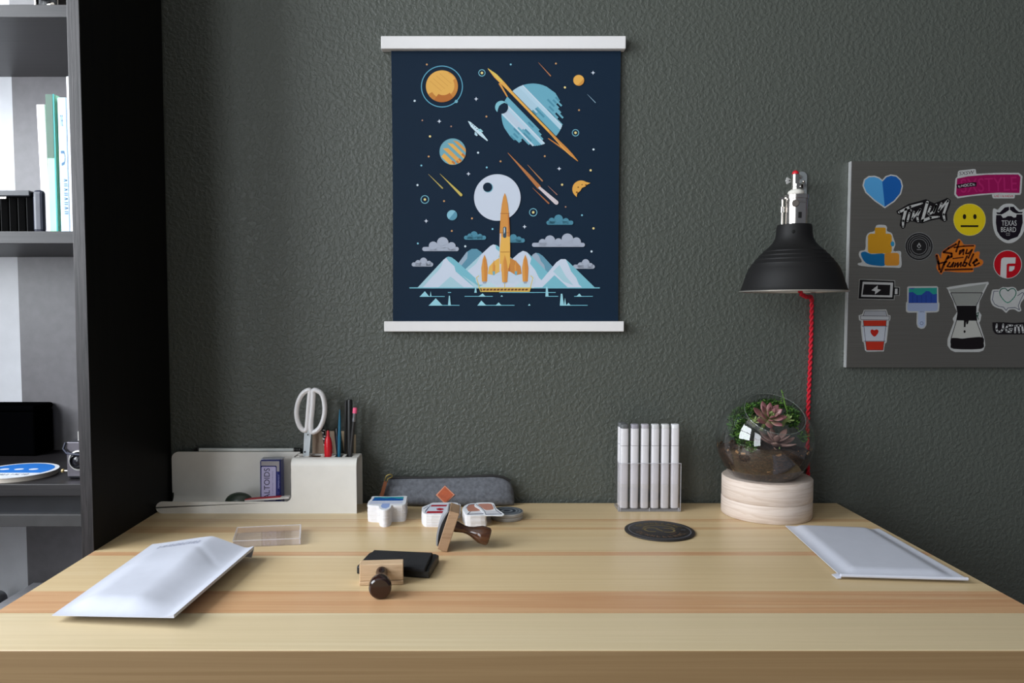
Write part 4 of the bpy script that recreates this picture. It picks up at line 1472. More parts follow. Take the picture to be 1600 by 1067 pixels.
# red bottle
yrb = 1.293
pa = W(513, 713, yrb)
rb = thing('glue_bottle', 'small red squeeze bottle with a narrow neck in the middle slot', 'bottle', (pa.x, yrb, DZ + 0.006))
kk = 1.30 / F
zf = lambda v: W(513, v, yrb).z
MB().lathe([(4.5 * kk, DZ + 0.006), (5.4 * kk, DZ + 0.009), (5.6 * kk, zf(716)), (6.2 * kk, zf(706)), (6.3 * kk, zf(698)), (5.7 * kk, zf(691)), (4.4 * kk, zf(685)), (2.9 * kk, zf(682))], 28, Matrix.Translation((pa.x, yrb, 0))).obj(
    'body', mat('red_gloss_plastic', (198, 22, 36), rough=0.25, var=0.02), rb)
MB().lathe([(2.9 * kk, zf(682)), (2.6 * kk, zf(679)), (2.1 * kk, zf(674)), (1.6 * kk, zf(672.5))], 20, Matrix.Translation((pa.x, yrb, 0))).obj('nozzle', mat('red_nozzle', (176, 20, 34), rough=0.35), rb)
# kraft cards in the box
kraft = mat('kraft_card', (176, 154, 134), rough=0.7, var=0.05)
kraft2 = mat('light_kraft_card', (214, 194, 164), rough=0.7, var=0.05)
for (u0, u1, u2, u3, v0), y, mm, lab in (((488, 522, 526, 488, 673.5), 1.3145, kraft, 'wide brown kraft card standing behind the red bottle'),
                                         ((533, 543.5, 545, 538, 673.5), 1.3165, kraft2, 'pale kraft card standing between teal pen and black marker'),
                                         ((553, 556, 556, 552.5, 679), 1.3175, kraft2, 'thin kraft strip standing behind the pencil')):
    q = [W(u0, v0, y), W(u1, v0, y), W(u2, 712, y), W(u3, 712, y)]
    m = MB()
    m.prism(q, (0, 0.0012, 0))
    dz_ = DZ + 0.004
    m.prism([q[3], q[2], Vector((q[2].x, y, dz_)), Vector((q[3].x, y, dz_))], (0, 0.0012, 0))
    tag(m.obj('kraft_card', mm, None, (q[3].x, y, dz_)), lab, 'card')

# ================================================================== PENCIL CASE
felt = mat('grey_felt', (104, 106, 112), rough=0.95, var=0.14, scale=160, bump=0.4, spec=0.1)
pc = thing('pencil_case', 'grey felt pencil case with a leather diamond lying against the wall', 'pencil case', W(700, 795, 1.305))
m = MB()
rings = []
# stations along x: (u, top row, front foot y, back foot y)
st = [(597, 762, 1.312, 1.322), (601, 750, 1.308, 1.325), (612, 745.5, 1.304, 1.328), (640, 746.5, 1.298, 1.331), (690, 746.5, 1.294, 1.332), (735, 745.5, 1.294, 1.332), (765, 743.5, 1.296, 1.332), (785, 745.5, 1.299, 1.331), (796, 751, 1.303, 1.330), (801, 760, 1.306, 1.328), (803.5, 772, 1.310, 1.324)]
N = 22
for u, vt, yf, yb in st:
    ym = (yf + yb) / 2 + 0.006
    top = W(u, vt, ym)
    x = top.x
    h_ = top.z - DZ - 0.0005
    ring = []
    for i in range(N):
        a = 2 * math.pi * i / N
        s_, c_ = math.sin(a), math.cos(a)
        zz_ = 0.5 - 0.5 * c_
        wid = (math.sin(math.pi * min(1, max(0, zz_)) ** 0.62)) ** 0.75 if 0 < zz_ < 1 else 0
        wid *= (1 - 0.35 * zz_)
        yy = (yf + yb) / 2 + (yb - yf) / 2 * wid * (1 if s_ > 0 else -1) + 0.006 * zz_
        ring.append(Vector((x, yy, DZ + 0.0005 + h_ * zz_)))
    rings.append(ring)
m.loft(rings, 0, True, True)
m.obj('body', felt, pc, sub=1, angle=80)
zp = [W(u, v - 0.6, 1.320) for u, v in ((607, 747), (625, 746.5), (680, 747), (715, 746.8), (745, 744.5), (770, 743.5), (786, 746), (797, 752))]
MB().tube(zp, 0.0022, 8).obj('zip', mat('dark_zip', (34, 32, 32), rough=0.6), pc)
lea = mat('rust_leather', (176, 84, 48), rough=0.6, var=0.08, scale=200, bump=0.2)
lea2 = mat('pale_leather_edge', (206, 140, 112), rough=0.7)


def felt_front(u, v, d=0.0):
    z = W(u, v, 1.297).z
    zz_ = (z - DZ) / (W(690, 746.5, 1.319).z - DZ)
    wid = (math.sin(math.pi * zz_ ** 0.62)) ** 0.75 * (1 - 0.35 * zz_)
    y = 1.313 - 0.019 * wid + 0.006 * zz_ - d
    return W(u, v, y)


m = MB()
dm = [(695, 758.5), (710.5, 773), (695.5, 787.5), (681, 773.5)]
m.prism([felt_front(u, v, 0.0022) for u, v in dm], (0, 0.0026, 0))
m.obj('leather_patch', lea2, pc)
m = MB()
m.prism([felt_front(u, v, 0.0026) for u, v in [(695, 760.5), (708, 773), (695.5, 785.5), (683.5, 773.3)]], (0, 0.0010, 0))
m.obj('leather_inlay', lea, pc)
pt = W(600, 752, 1.300)
m = MB()
pl_ = [W(u, v, 1.301) for u, v in ((600, 752), (605, 752.5), (599, 776), (592.5, 776))]
m.prism(pl_, (0, 0.002, 0))
m.obj('leather_pull', mat('brown_leather_pull', (128, 70, 34), rough=0.6), pc)
m = MB()
m.tube([W(u, v, 1.306) for u, v in smooth([(601, 753), (604, 743.5), (611, 741), (612.5, 745), (606, 748), (605, 753)], 3)], 0.0012, 8, True)
m.obj('brass_slider', mat('aged_brass', (140, 124, 74), rough=0.35, metal=0.9), pc)

# ================================================================== STICKER STACKS
paper = mat('white_sticker_edge', (232, 230, 232), rough=0.6, var=0.01)


def stack(label, outline, zt_, nl, draw, name='sticker_stack', jit=0.0006, white=(226, 228, 234), z0=None, cat='sticker stack'):
    z0 = DZ if z0 is None else z0
    top = [D(u, v, zt_) for u, v in outline]
    c = sum(top, Vector()) / len(top)
    root = thing(name, label, cat, (c.x, c.y, z0), 'stacks of stickers on the desk')
    th = (zt_ - z0) / nl
    rnd = random.Random(len(outline) * 7 + nl)
    if nl > 1:
        m = MB()
        for i in range(nl - 1):
            dx_, dy_ = rnd.uniform(-jit, jit), rnd.uniform(-jit, jit)
            m.prism([Vector((p.x + dx_, p.y + dy_, z0 + th * i + (0.0001 if i else 0))) for p in top], (0, 0, th * 0.93))
        o = m.obj('sheets', paper, root)
        o['kind'] = 'stuff'

    def P(u, v, h):
        p = D(u, v, zt_)
        return Vector((p.x, p.y, zt_ + h))
    A = Art(P)
    draw(A)
    A.obj('top_sticker', root, None, (outline, th * 0.95, white))
    return root


bo_ = smooth([(583, 775.2), (606, 775.6), (634, 774.6), (635.5, 777), (634.5, 783), (632, 788), (620, 789.2), (612, 789.4), (610.5, 792.5), (606.5, 795.8), (600, 796.8), (594, 795.6), (592, 792), (591, 790.2), (580, 789.5), (574.6, 788), (575.6, 783.5), (580, 779)], 3)


def s_brush(A):
    A.poly([(585.5, 776.4), (631, 776), (630, 781.5), (625, 782), (581, 782.4)], (26, 92, 168))
    A.poly([(586, 776.4), (631, 776), (630.5, 779), (622, 779), (612, 777.6), (603, 778.6), (594, 777.4), (585, 778)], (58, 162, 176))
    A.poly([(580, 783), (630, 782), (628.5, 786.5), (576.5, 787.6)], (200, 206, 226))
    A.poly([(597.5, 786.5), (609.5, 786.5), (608, 792), (603, 794.5), (597, 793.6), (595, 790.6)], (150, 172, 222))


stack('thick stack of paint-brush-shaped stickers beside the white organizer', bo_, DZ + 0.0275, 24, s_brush)

cu_ = smooth([(659, 797), (660, 792), (664, 790.5), (672, 787.2), (677, 785.3), (696, 785), (711, 785), (718, 787.2), (719.5, 789.8), (712, 791.5), (708.5, 794), (706.5, 799), (704, 803), (684, 803.4), (666, 803.2), (661.5, 801)], 2)


def s_cup(A):
    A.poly([(668, 790), (676, 787), (709, 786.5), (716.5, 788), (707, 791.5), (704, 801.5), (665, 802)], (206, 212, 226))
    A.poly([(674.5, 788.8), (710.5, 788.5), (709, 790.9), (672.5, 791.3)], (168, 30, 46))
    A.poly([(668, 798.6), (704.5, 798.2), (703.6, 801.4), (665.5, 801.9)], (168, 30, 46))
    A.poly([(681.5, 794.8), (687, 793.5), (692.5, 794.3), (694, 796), (688, 797.6), (683, 796.6)], (168, 30, 46))
    A.layer += 1
    for pts in ([(662, 795), (668, 791)], [(664, 799), (670, 792)], [(672, 790), (664, 801)], [(716, 786.6), (718, 789)]):
        A.stroke(pts, .8, (70, 76, 100), False)


stack('stack of red and white cup stickers behind the leaning stamp', cu_, DZ + 0.0205, 18, s_cup)

ch_ = smooth([(723.5, 797), (723, 793.5), (727.5, 789), (735, 786.5), (744, 786.2), (752, 791), (757, 797), (760, 802), (758.5, 804.4), (743, 804.8), (729, 804.6), (726.5, 801)], 2)


def s_ch(A):
    A.poly(smooth([(729.5, 793), (733, 789), (742, 788), (749, 791), (754, 797), (735, 799), (731, 797.5)], 2), (178, 122, 104))
    A.poly([(733, 799.6), (755, 798.6), (758, 802.4), (731, 803.2)], (214, 214, 220))
    A.layer += 1
    A.stroke([(728, 794), (733, 788.3), (742, 787.4)], .8, (70, 80, 110), False)
    A.stroke([(735, 799.4), (730.5, 803.3), (758, 802.6)], 1.0, (60, 62, 84), False)


stack('white stack of coffee-brown stickers, left of the grey discs', ch_, DZ + 0.0188, 16, s_ch)
# grey round discs in two slabs
dc = D(792, 797.5, DZ + 0.0125)
rdc = (D(817, 797.5, DZ + 0.0125).x - dc.x)
ds = thing('disc_stack', 'two short stacks of round dark grey stickers beside the coffee-brown ones', 'sticker stack', (dc.x, dc.y, DZ), 'stacks of stickers on the desk')
greyp = mat('grey_sticker_edge', (172, 170, 168), rough=0.6)
for i in range(2):
    MB().lathe([(rdc - .0006, DZ + 0.0062 * i), (rdc, DZ + 0.0062 * i + .0006), (rdc, DZ + 0.0062 * i + .0056), (rdc - .0004, DZ + 0.0062 * i + .0061)], 56, Matrix.Translation((dc.x + .0004 * i, dc.y, 0))).obj('slab', greyp, ds, angle=60)


def PDc(x, y, h):
    return Vector((dc.x + x, dc.y - y, DZ + 0.01232 + h))


A = Art(PDc)
A.disc(0, 0, rdc * .985, (78, 84, 90), 56)
for q in (.82, .62, .44):
    A.ring(0, 0, rdc * q, rdc * .05, (128, 134, 140), 48)
A.disc(0, 0, rdc * .55, (44, 50, 58), 40)
A.ring(0, 0, rdc * .3, rdc * .14, (110, 116, 122), 30)
A.obj('top_print', ds)
# single sticker lying across
so_ = smooth([(741.5, 788), (745, 785.4), (757, 784.8), (769, 785.2), (773, 788.4), (775, 793.5), (781, 798), (787.5, 803), (785, 805.6), (770, 805.4), (757.5, 805.2), (755.5, 801), (748.5, 794.5), (742, 791)], 2)


def s_single(A):
    A.poly(smooth([(746.5, 787.6), (757, 786.8), (767, 787), (770, 790.5), (771, 795.6), (762, 797), (757, 796), (751, 791.5)], 2), (188, 132, 116))
    A.poly([(758, 798.2), (778, 797.6), (783, 802.3), (759.5, 802.8)], (206, 206, 212))
    A.layer += 1
    A.stroke([(744, 788), (752, 793), (757.5, 799), (759, 803.4), (784, 803), (775, 797), (771, 789)], .9, (62, 68, 96), False)


zt_s = DZ + 0.0200
P_ = lambda u, v, h: Vector((D(u, v, zt_s).x, D(u, v, zt_s).y, zt_s + h))
A = Art(P_)
s_single(A)
c_ = D(764, 796, zt_s)
tag(A.obj('sticker', None, (c_.x, c_.y, zt_s), (so_, 0.0009, (230, 232, 236))), 'single pinkish-brown coffee sticker lying across the two stacks', 'sticker')

# ================================================================== STAMPS AND INK PAD
beech = wood('beech_block', [(150, 118, 90), (172, 140, 110), (160, 128, 98)], (30, 30, 300), rough=0.5)
beech2 = wood('pale_beech_block', [(188, 156, 122), (208, 178, 144), (196, 164, 130)], (30, 300, 300), rough=0.5)
walnut = wood('varnished_walnut', [(48, 26, 18), (82, 48, 28), (60, 34, 20)], (40, 40, 240), rough=0.14, spec=0.7)
mahog = wood('varnished_mahogany', [(26, 10, 8), (40, 14, 10), (24, 9, 8)], (120, 120, 120), rough=0.16, spec=0.7)
# ink pad
pad = thing('ink_pad', 'open black stamp pad lying in front of the leaning stamp', 'ink pad', (D(620, 880, DZ).x, D(620, 880, DZ).y, DZ))
zp1, zp2 = DZ + 0.0105, DZ + 0.0150
base = [D(u, v, zp1) for u, v in ((557, 884.5), (671, 891.5), (686, 867), (681, 865), (580, 862), (576, 864))]
MB().prism([Vector((p.x, p.y, DZ)) for p in base], (0, 0, zp1 - DZ)).obj('base', mat('black_pad_case', (8, 8, 9), rough=0.35, var=0.02), pad, bevel=0.0016, seg=2)
padp = [D(u, v, zp2) for u, v in ((563, 881), (584.5, 858.8), (676, 863), (664, 888.5))]
MB().prism([Vector((p.x, p.y, zp1 - .0005)) for p in padp], (0, 0, zp2 - zp1 + .0005)).obj('ink_cushion', mat('black_ink_cloth', (12, 12, 17), rough=0.9, var=0.1, scale=500, bump=0.3), pad, bevel=0.0012)
# front stamp, lying on its side with the knob towards the viewer
p = D(596, 914, DZ)
s2 = thing('rubber_stamp', 'stamp with a dark red-brown knob pointing forward, in front of the pad', 'stamp', (p.x, p.y, DZ), 'rubber stamps', (0, 0, math.radians(5)))
hw = 0.0272
MB().box(-hw, hw, 0.0005, 0.0185, 0.0052, 0.0262).obj('block', beech2, s2, local=True, bevel=0.0008)
MB().box(-hw - .0002, hw + .0002, -0.0012, 0.0185, 0.0004, 0.0050).obj('block_foot', beech2, s2, local=True, bevel=0.0006)
MB().box(-hw + .002, hw - .002, 0.0186, 0.0206, 0.002, 0.0245).obj('rubber_face', mat('grey_rubber', (92, 94, 98), rough=0.7), s2, local=True)
T = Matrix.Translation((0.0005, 0.0004, 0.0165)) @ Matrix.Rotation(math.radians(93.5), 4, 'X')
kn = [(.0072, 0), (.0074, .003), (.0066, .008), (.0058, .013), (.0060, .018), (.0078, .024), (.0110, .030), (.0130, .036), (.0136, .041), (.0136, .0455), (.0130, .0490), (.0112, .0506), (.006, .0510), (.0, .0511)]
MB().lathe(kn, 36, T).obj('handle', mahog, s2, local=True)
# leaning stamp
p = D(683, 864, DZ)
s1 = thing('rubber_stamp', 'larger stamp tipped on edge with a walnut handle to the right', 'stamp', (p.x, p.y, DZ + 0.0047), 'rubber stamps', None)
R1 = Matrix.Rotation(math.radians(17.8), 4, 'Y')
MB().box(0, 0.0145, 0.003, 0.050, 0, 0.058, 0, R1).obj('block', beech, s1, local=True, bevel=0.0008)


def lens(x0, x1, th, mb, mi, zc=0.030, hl=0.0265):
    pr = []
    for i in range(13):
        q = -1 + 2 * i / 12
        pr.append((x0 + (x1 - x0) * (1 - q * q), zc + hl * q))
    inner = [(x + th, z) for x, z in pr]
    loop = pr + inner[::-1]
    nv = len(loop)
    va = [R1 @ Vector((x, 0.005, z)) for x, z in loop]
    vb = [R1 @ Vector((x, 0.048, z)) for x, z in loop]
    mb.add(va + vb, [(i, (i + 1) % nv, nv + (i + 1) % nv, nv + i) for i in range(nv)], mi, False)
    q = [(i, i + 1, nv - 2 - i, nv - 1 - i) for i in range(12)]
    mb.add(va, q, mi)
    mb.add(vb, q, mi)


m = MB()
lens(-0.0008, -0.0052, 0.0030, m, 0)
lens(-0.0002, -0.0024, 0.0024, m, 0, hl=.027)
m.obj('cushion', mat('black_rubber', (20, 20, 21), rough=0.6), s1, local=True)
m = MB()
lens(-0.0028, -0.0080, 0.0026, m, 0, hl=.0262)
m.obj('rubber_face', mat('grey_rubber_die', (150, 152, 158), rough=0.7), s1, local=True)
T = R1 @ Matrix.Translation((0.0145, 0.026, 0.0325)) @ Matrix.Rotation(math.pi / 2, 4, 'Y')
kn = [(.0078, 0), (.0080, .0035), (.0068, .008), (.0056, .014), (.0056, .020), (.0074, .027), (.0104, .034), (.0126, .039), (.0130, .043), (.0130, .049), (.0126, .0515), (.0108, .053), (0, .0536)]
MB().lathe(kn, 40, T).obj('handle', walnut, s1, local=True)

# ================================================================== CLEAR LID
acr = clear('clear_acrylic', (0.97, 0.96, 0.97), 1.49, 0.03, 1.2, 0.06, (0.8, 0.76, 0.78))
acr_e = clear('acrylic_edge', (0.9, 0.88, 0.9), 1.49, 0.05, 1.5, 0.45, (0.85, 0.82, 0.84))
fl, frr, br, blk_ = D(364, 856, DZ), D(469.5, 851.5, DZ), D(470.5, 829.5, DZ), D(371, 834, DZ)
lid = thing('clear_box_lid', 'clear plastic box lid lying empty behind the left envelope', 'box lid', ((fl + br) / 2))
hh = 0.0085
qs = [Vector((p.x, p.y, DZ + .0002)) for p in (fl, frr, br, blk_)]
cen = sum(qs, Vector()) / 4
inn = [p + (cen - p).normalized() * 0.0022 for p in qs]
m = MB()
m.prism(qs, (0, 0, 0.0012))
m.obj('floor_sheet', acr, lid)
for i in range(4):
    j = (i + 1) % 4
    up = Vector((0, 0, 0.0012))
    m = MB()
    m.prism([qs[i] + up, qs[j] + up, inn[j] + up, inn[i] + up], (0, 0, hh))
    m.obj('side_wall', acr_e if i == 1 else acr, lid)
m = MB()
for i in range(4):
    j = (i + 1) % 4
    m.tube([qs[i] + Vector((0, 0, hh + .0012)), qs[j] + Vector((0, 0, hh + .0012))], 0.0007, 6)
m.obj('rim', acr_e, lid)

# ================================================================== ENVELOPES
env_m = mat('white_mailer', (199, 202, 214), rough=0.42, var=0.012, scale=60)


def mailer(name, label, A_, B_, C_, D_, zed, bulge, seam, nx=34, ny=44, under=0.6):
    """corner points on the plane z = zed; s runs A->B, t runs A->D; bulge(s,t) gives height above the seam"""
    P = [D(*q, zed(i)) for i, q in enumerate((A_, B_, C_, D_))]
    mid_ = sum(P, Vector()) / 4
    root = thing(name, label, 'envelope', (mid_.x, mid_.y, DZ), 'white padded envelopes on the desk')
    m = MB()
    top, bot = [], []
    for j in range(ny + 1):
        t_ = j / ny
        for i in range(nx + 1):
            s_ = i / nx
            p = (P[0] * (1 - s_) + P[1] * s_) * (1 - t_) + (P[3] * (1 - s_) + P[2] * s_) * t_
            b = bulge(s_, t_)
            top.append(Vector((p.x, p.y, p.z + b)))
            e = max(0, min(s_, 1 - s_, t_, 1 - t_))
            zb_ = max(DZ + 0.0003, p.z - 0.0008 - (p.z - DZ) * min(1, e * 7))
            bot.append(Vector((p.x, p.y, min(zb_, p.z + b - 0.0006))))
    fs = []
    for j in range(ny):
        for i in range(nx):
            a = j * (nx + 1) + i
            fs.append((a, a + 1, a + nx + 2, a + nx + 1))
    m.add(top, fs, 0, True)
    m.add(bot, [f[::-1] for f in fs], 0, True)
    rim_ = [i for i in range(nx + 1)] + [(j + 1) * (nx + 1) - 1 for j in range(1, ny + 1)] + [ny * (nx + 1) + i for i in range(nx - 1, -1, -1)] + [j * (nx + 1) for j in range(ny - 1, 0, -1)]
    tv = [top[i] for i in rim_]
    bv = [bot[i] for i in rim_]
    n_ = len(rim_)
    m.add(tv + bv, [(i, (i + 1) % n_, n_ + (i + 1) % n_, n_ + i) for i in range(n_)], 0, False)
    o = m.obj('padded_body', env_m, root, angle=50)
    return root, P


def sm(a, b, x):
    x = max(0, min(1, (x - a) / (b - a)))
    return x * x * (3 - 2 * x)


def b_left(s, t_):
    pad = sm(0.0, 0.26, s) * sm(0.0, 0.34, 0.915 - s) * sm(0.0, 0.14, t_)
    tent = max(0.0, s / 0.60 if s < 0.60 else 1 - (s - 0.60) / 0.33)
    tent = tent * 0.8 + 0.2 * tent * tent * (3 - 2 * tent)
    body_ = 0.0100 * pad * (1 - sm(.55, 1, t_)) + 0.0150 * tent * sm(0.35, 1.0, t_)
    crease = -0.0012 * math.exp(-((t_ - 0.80 + (s - 0.62) * 0.55) / 0.018) ** 2) * sm(0.5, 0.6, s) * sm(0, .15, 0.93 - s)
    return body_ + crease + 0.0030 * sm(0.922, 1.0, s)


env1, P1 = mailer('padded_envelope', 'puffed white mailer with faint grey print at left of the desk', (81, 961), (272, 964.5), (397, 856.5), (238, 850),
                  lambda i: DZ + (0.0085, 0.0135, 0.0165, 0.0100)[i], b_left, 0.08)
# folded end hanging off the far corner
c = D(397, 856.5, DZ + .0165)
m = MB()
fa = [c + Vector((0.0, -.0005, -.0006)), c + Vector((-.026, .003, -.0006)), c + Vector((-.026, .004, -.0125)), c + Vector((-.004, .001, -.0132))]
m.prism(fa, (0, 0.0008, 0))
m.obj('folded_flap', env_m, env1)


# faint print following the bulge
def EP(u, v, h):
    # u along s, v along t in 0..1
    p = (P1[0] * (1 - u) + P1[1] * u) * (1 - v) + (P1[3] * (1 - u) + P1[2] * u) * v
    return Vector((p.x, p.y, p.z + b_left(u, v) + 0.0003 + h))


A = Art(lambda x, y, h: EP(x, y, h))
A.eps = 0.0002
A.scribble(0.14, 0.90, 0.56, 0.90, -0.055, 13, (172, 175, 191), 0.009)
A.obj('faint_print', env1)


def b_right(s, t_):
    pad = sm(0.035, 0.16, s) * sm(0.02, 0.17, 0.97 - s) * sm(0.0, 0.10, t_) * sm(0, .05, 1 - t_)
    return 0.0050 * pad + 0.0010 * sm(.93, .97, s)


env2, P2 = mailer('padded_envelope', 'flat white mailer at the right edge of the desk', (1313.5, 899.5), (1512, 905.5), (1374, 827), (1227, 821),
                  lambda i: DZ + (0.0050, 0.0050, 0.0030, 0.0030)[i], b_right, 0.05)
c = P2[0]
m = MB()
T = [c + Vector((-.0095, .004, -.0002)), c + Vector((.0005, .008, .0004)), c + Vector((.0005, -.0008, -.0032)), c + Vector((-.0055, -.0015, -.0035))]
m.prism(T, (0, 0, 0.0006))
m.tube([P2[0] + Vector((0, 0, .0006)), P2[1] + Vector((0, 0, .0008))], 0.0022, 10)
m.obj('folded_flap', env_m, env2)

# ================================================================== MARKERS IN A CLEAR CASE
yM0 = 1.273
case = thing('marker_case', 'clear plastic stand holding two rows of white markers', 'marker stand', (W(1015, 800, yM0).x, 1.295, DZ))
cx0, cx1 = W(966.5, 770, yM0).x, W(1063.5, 770, yM0).x
ztc = W(1015, 724, yM0).z
cy1 = yM0 + 0.041
acc = clear('clear_case', (0.985, 0.982, 0.99), 1.49, 0.03, 1.0, 0.0, (0.8, 0.8, 0.84))
acb = clear('clear_case_base', (0.75, 0.74, 0.76), 1.49, 0.05, 1.2, 0.35, (0.5, 0.5, 0.52))
MB().box(cx0, cx1, yM0, cy1, DZ + .0002, DZ + .0042).obj('base', acb, case)
MB().box(cx0, cx1, yM0, yM0 + .0015, DZ + .0044, ztc).obj('front_wall', acc, case)
MB().box(cx0, cx1, cy1 - .0015, cy1, DZ + .0044, ztc + .004).obj('back_wall', acc, case)
MB().box(cx0, cx0 + .0015, yM0 + .0017, cy1 - .0017, DZ + .0044, ztc).obj('side_wall', acc, case)
MB().box(cx1 - .0015, cx1, yM0 + .0017, cy1 - .0017, DZ + .0044, ztc).obj('side_wall', acc, case)
bre = clear('bright_case_edge', (0.9, 0.9, 0.93), 1.49, 0.05, 2.0, 0.3, (0.85, 0.85, 0.9))
for x in (cx0, cx1):
    MB().tube([(x, yM0, DZ + .001), (x, yM0, ztc)], 0.0006, 6).obj('polished_edge', bre, case)
MB().tube([(cx0, yM0, ztc), (cx1, yM0, ztc)], 0.0006, 6).obj('polished_edge', bre, case)
for x in (cx0 + .003, (cx0 + cx1) / 2, cx1 - .003):
    MB().box(x - .001, x + .001, yM0 - .0004, yM0, DZ + .0004, DZ + .007).obj('moulded_foot', bre, case)

ml = 0.1445
pen_w = mat('white_marker_barrel', (214, 212, 216), rough=0.4, var=0.01)
pen_b = mat('greyish_marker_barrel', (208, 205, 206), rough=0.4, var=0.01)


def marker_parts(root, capcol, x, y):
    def ring(w_, d_, z):
        return [Vector((x + w_ * math.copysign(abs(math.cos(a)) ** .62, math.cos(a)), y + d_ * math.copysign(abs(math.sin(a)) ** .62, math.sin(a)), z)) for a in [2 * math.pi * i / 24 for i in range(24)]]
    w_, d_ = 0.0069, 0.0074
    zb = DZ + 0.0048
    spec = [('foot_cap', pen_b, [(0, .9), (.001, 1), (.0415, 1), (.0418, .985)]), ('barrel', pen_w, [(.0420, 1), (.1075, 1), (.1078, .97)]), ('cap', pen_w, [(.1083, .97), (.1086, 1), (.1370, 1), (.1374, .97)]),
            ('cap_end', capcol, [(.1375, .95), (.1380, .97), (.1436, .95), (.1445, .88)])]
    for nm, mm, pr in spec:
        MB().loft([ring(w_ * f, d_ * f, zb + z) for z, f in pr]).obj(nm, mm, root, angle=18)


us = [972.6, 988.6, 1004.6, 1020.6, 1036.2, 1051.6]
greys = [(96, 98, 100), (150, 148, 158), (178, 174, 182), (206, 206, 208), (212, 212, 212), (226, 226, 230)]
ordn = ['leftmost', 'second from left', 'third from left', 'fourth from left', 'fifth from left', 'rightmost']
capn = ['dark grey', 'mid grey', 'light grey', 'off-white', 'pale', 'white']
span = (cx1 - cx0 - 0.006) / 6
first = None
for i in range(6):
    x = W(us[i] + 2.2, 730, yM0 + .010).x
    r_ = thing('marker', 'white marker with %s cap end, %s in the front row' % (capn[i], ordn[i]), 'marker', (x, yM0 + .010, DZ + .0044), 'white markers in the clear stand')
    marker_parts(r_, mat('marker_cap_%d' % i, greys[i], rough=0.4, var=0.01), x, yM0 + .010)
    if i == 0:
        b2 = thing('marker', 'white marker standing behind the leftmost one, only its left side showing', 'marker', (x - .0006, yM0 + .0285, DZ + .0044), 'white markers in the clear stand')
        for ch in r_.children:
            c = ch.copy()
            COL.objects.link(c)
            c.parent = b2

# ================================================================== COASTER
cc = D(1030.5, 830.5, DZ)
rc = 0.0535
coaster = thing('coaster', 'round black coaster with a worn gold emblem in front of the markers', 'coaster', cc)
MB().lathe([(rc - .0006, DZ + .0002), (rc, DZ + .0007), (rc, DZ + .0022), (rc - .0005, DZ + .0026)], 72, Matrix.Translation((cc.x, cc.y, 0))).obj('disc', mat('black_rubber_coaster', (34, 31, 31), rough=0.6, var=0.08), coaster, angle=60)
rot = math.radians(-8)


def PC(x, y, h):
    c_, s_ = math.cos(rot), math.sin(rot)
    return Vector((cc.x + (x * c_ + y * s_) * rc, cc.y + (x * s_ - y * c_) * rc, DZ + .00265 + h))


A = Art(PC, 0.00002)
GD, GY = (112, 98, 66), (84, 84, 88)
A.ring(0, 0, .88, .035, (92, 92, 98), 64)
for sgn in (-1, 1):
    A.ring(sgn * .22, 0, .2, .06, GD, 30, 60 if sgn < 0 else -120, 330 if sgn < 0 else 120)
A.stroke([(-.08, -.12), (.08, .12)], .06, GD, joints=False)
A.stroke([(-.5, -.02), (-.42, -.1), (-.42, .1)], .05, GD, joints=False)
A.ring(0, 0, .48, .05, GD, 40, 200, 340)
A.ring(0, 0, .48, .03, (100, 74, 58), 40, 20, 60)


def ring_marks(rad, a0, a1, n_, ht, col):
    for i in range(n_):
        b0, b1 = a0 + (a1 - a0) * (i + .12) / n_, a0 + (a1 - a0) * (i + .88) / n_
        p_ = [(rad * math.cos(math.radians(q)), rad * math.sin(math.radians(q))) for q in (b0, b1)]
        A.scribble(*p_[0], *p_[1], ht, 1, col, ht * .2)


ring_marks(.68, 205, 335, 9, .15, GD)
ring_marks(.68, 160, 20, 10, .15, (104, 84, 66))
for a in (185, 355):
    A.stroke([(.62 * math.cos(math.radians(a)), .62 * math.sin(math.radians(a))), (.74 * math.cos(math.radians(a)), .74 * math.sin(math.radians(a)))], .07, GY, joints=False)
A.obj('emblem', coaster)

# ================================================================== TERRARIUM
tc_ = Vector((W(1195.5, 780, 1.268).x, 1.264, DZ))
RW = 0.0728
pine1 = wood('pale_turned_wood', [(206, 190, 178), (214, 199, 188), (200, 182, 168), (211, 195, 183)], (9, 9, 130), rough=0.55, bump=0.05, dist=1.5)
z1_, z2_ = DZ + 0.0290, DZ + 0.0645
tag(MB().lathe([(RW - .001, DZ + .0002), (RW, DZ + .0012), (RW, z1_ - .0015), (RW - .0012, z1_)], 72, Matrix.Translation((tc_.x, tc_.y, 0))).obj('wooden_disc', pine1, None, tc_, angle=50),
    'pale wooden disc standing on the desk, lower of the two under the glass bowl', 'wooden disc', 'wooden discs under the glass bowl')
tag(MB().lathe([(RW - .0014, z1_ + .0002), (RW - .0002, z1_ + .0016), (RW - .0002, z2_ - .0015), (RW - .0014, z2_)], 72, Matrix.Translation((tc_.x, tc_.y - .0006, 0))).obj('wooden_disc', pine1, None, (tc_.x, tc_.y, z1_), angle=50),
    'pale wooden disc on top of another, carrying the glass bowl', 'wooden disc', 'wooden discs under the glass bowl')
RG = 0.0785
gc = Vector((W(1194, 690, 1.258).x, 1.2585, z2_ + 0.0610))
ter = thing('terrarium', 'round glass bowl of succulents and moss on the wooden discs', 'terrarium', (gc.x, gc.y, z2_))
tilt = Vector((0, 0, 1)).rotation_difference(Vector((.05, -.58, .81)).normalized()).to_matrix().to_4x4()
TG = Matrix.Translation(gc) @ tilt
glass = clear('thin_bowl_glass', (0.965, 0.98, 0.975), 1.45, 0.0, 2.4, power=3.4)
a_open = math.radians(38)
prof = []
n_ = 34
flatz = -(gc.z - z2_) + 0.0006
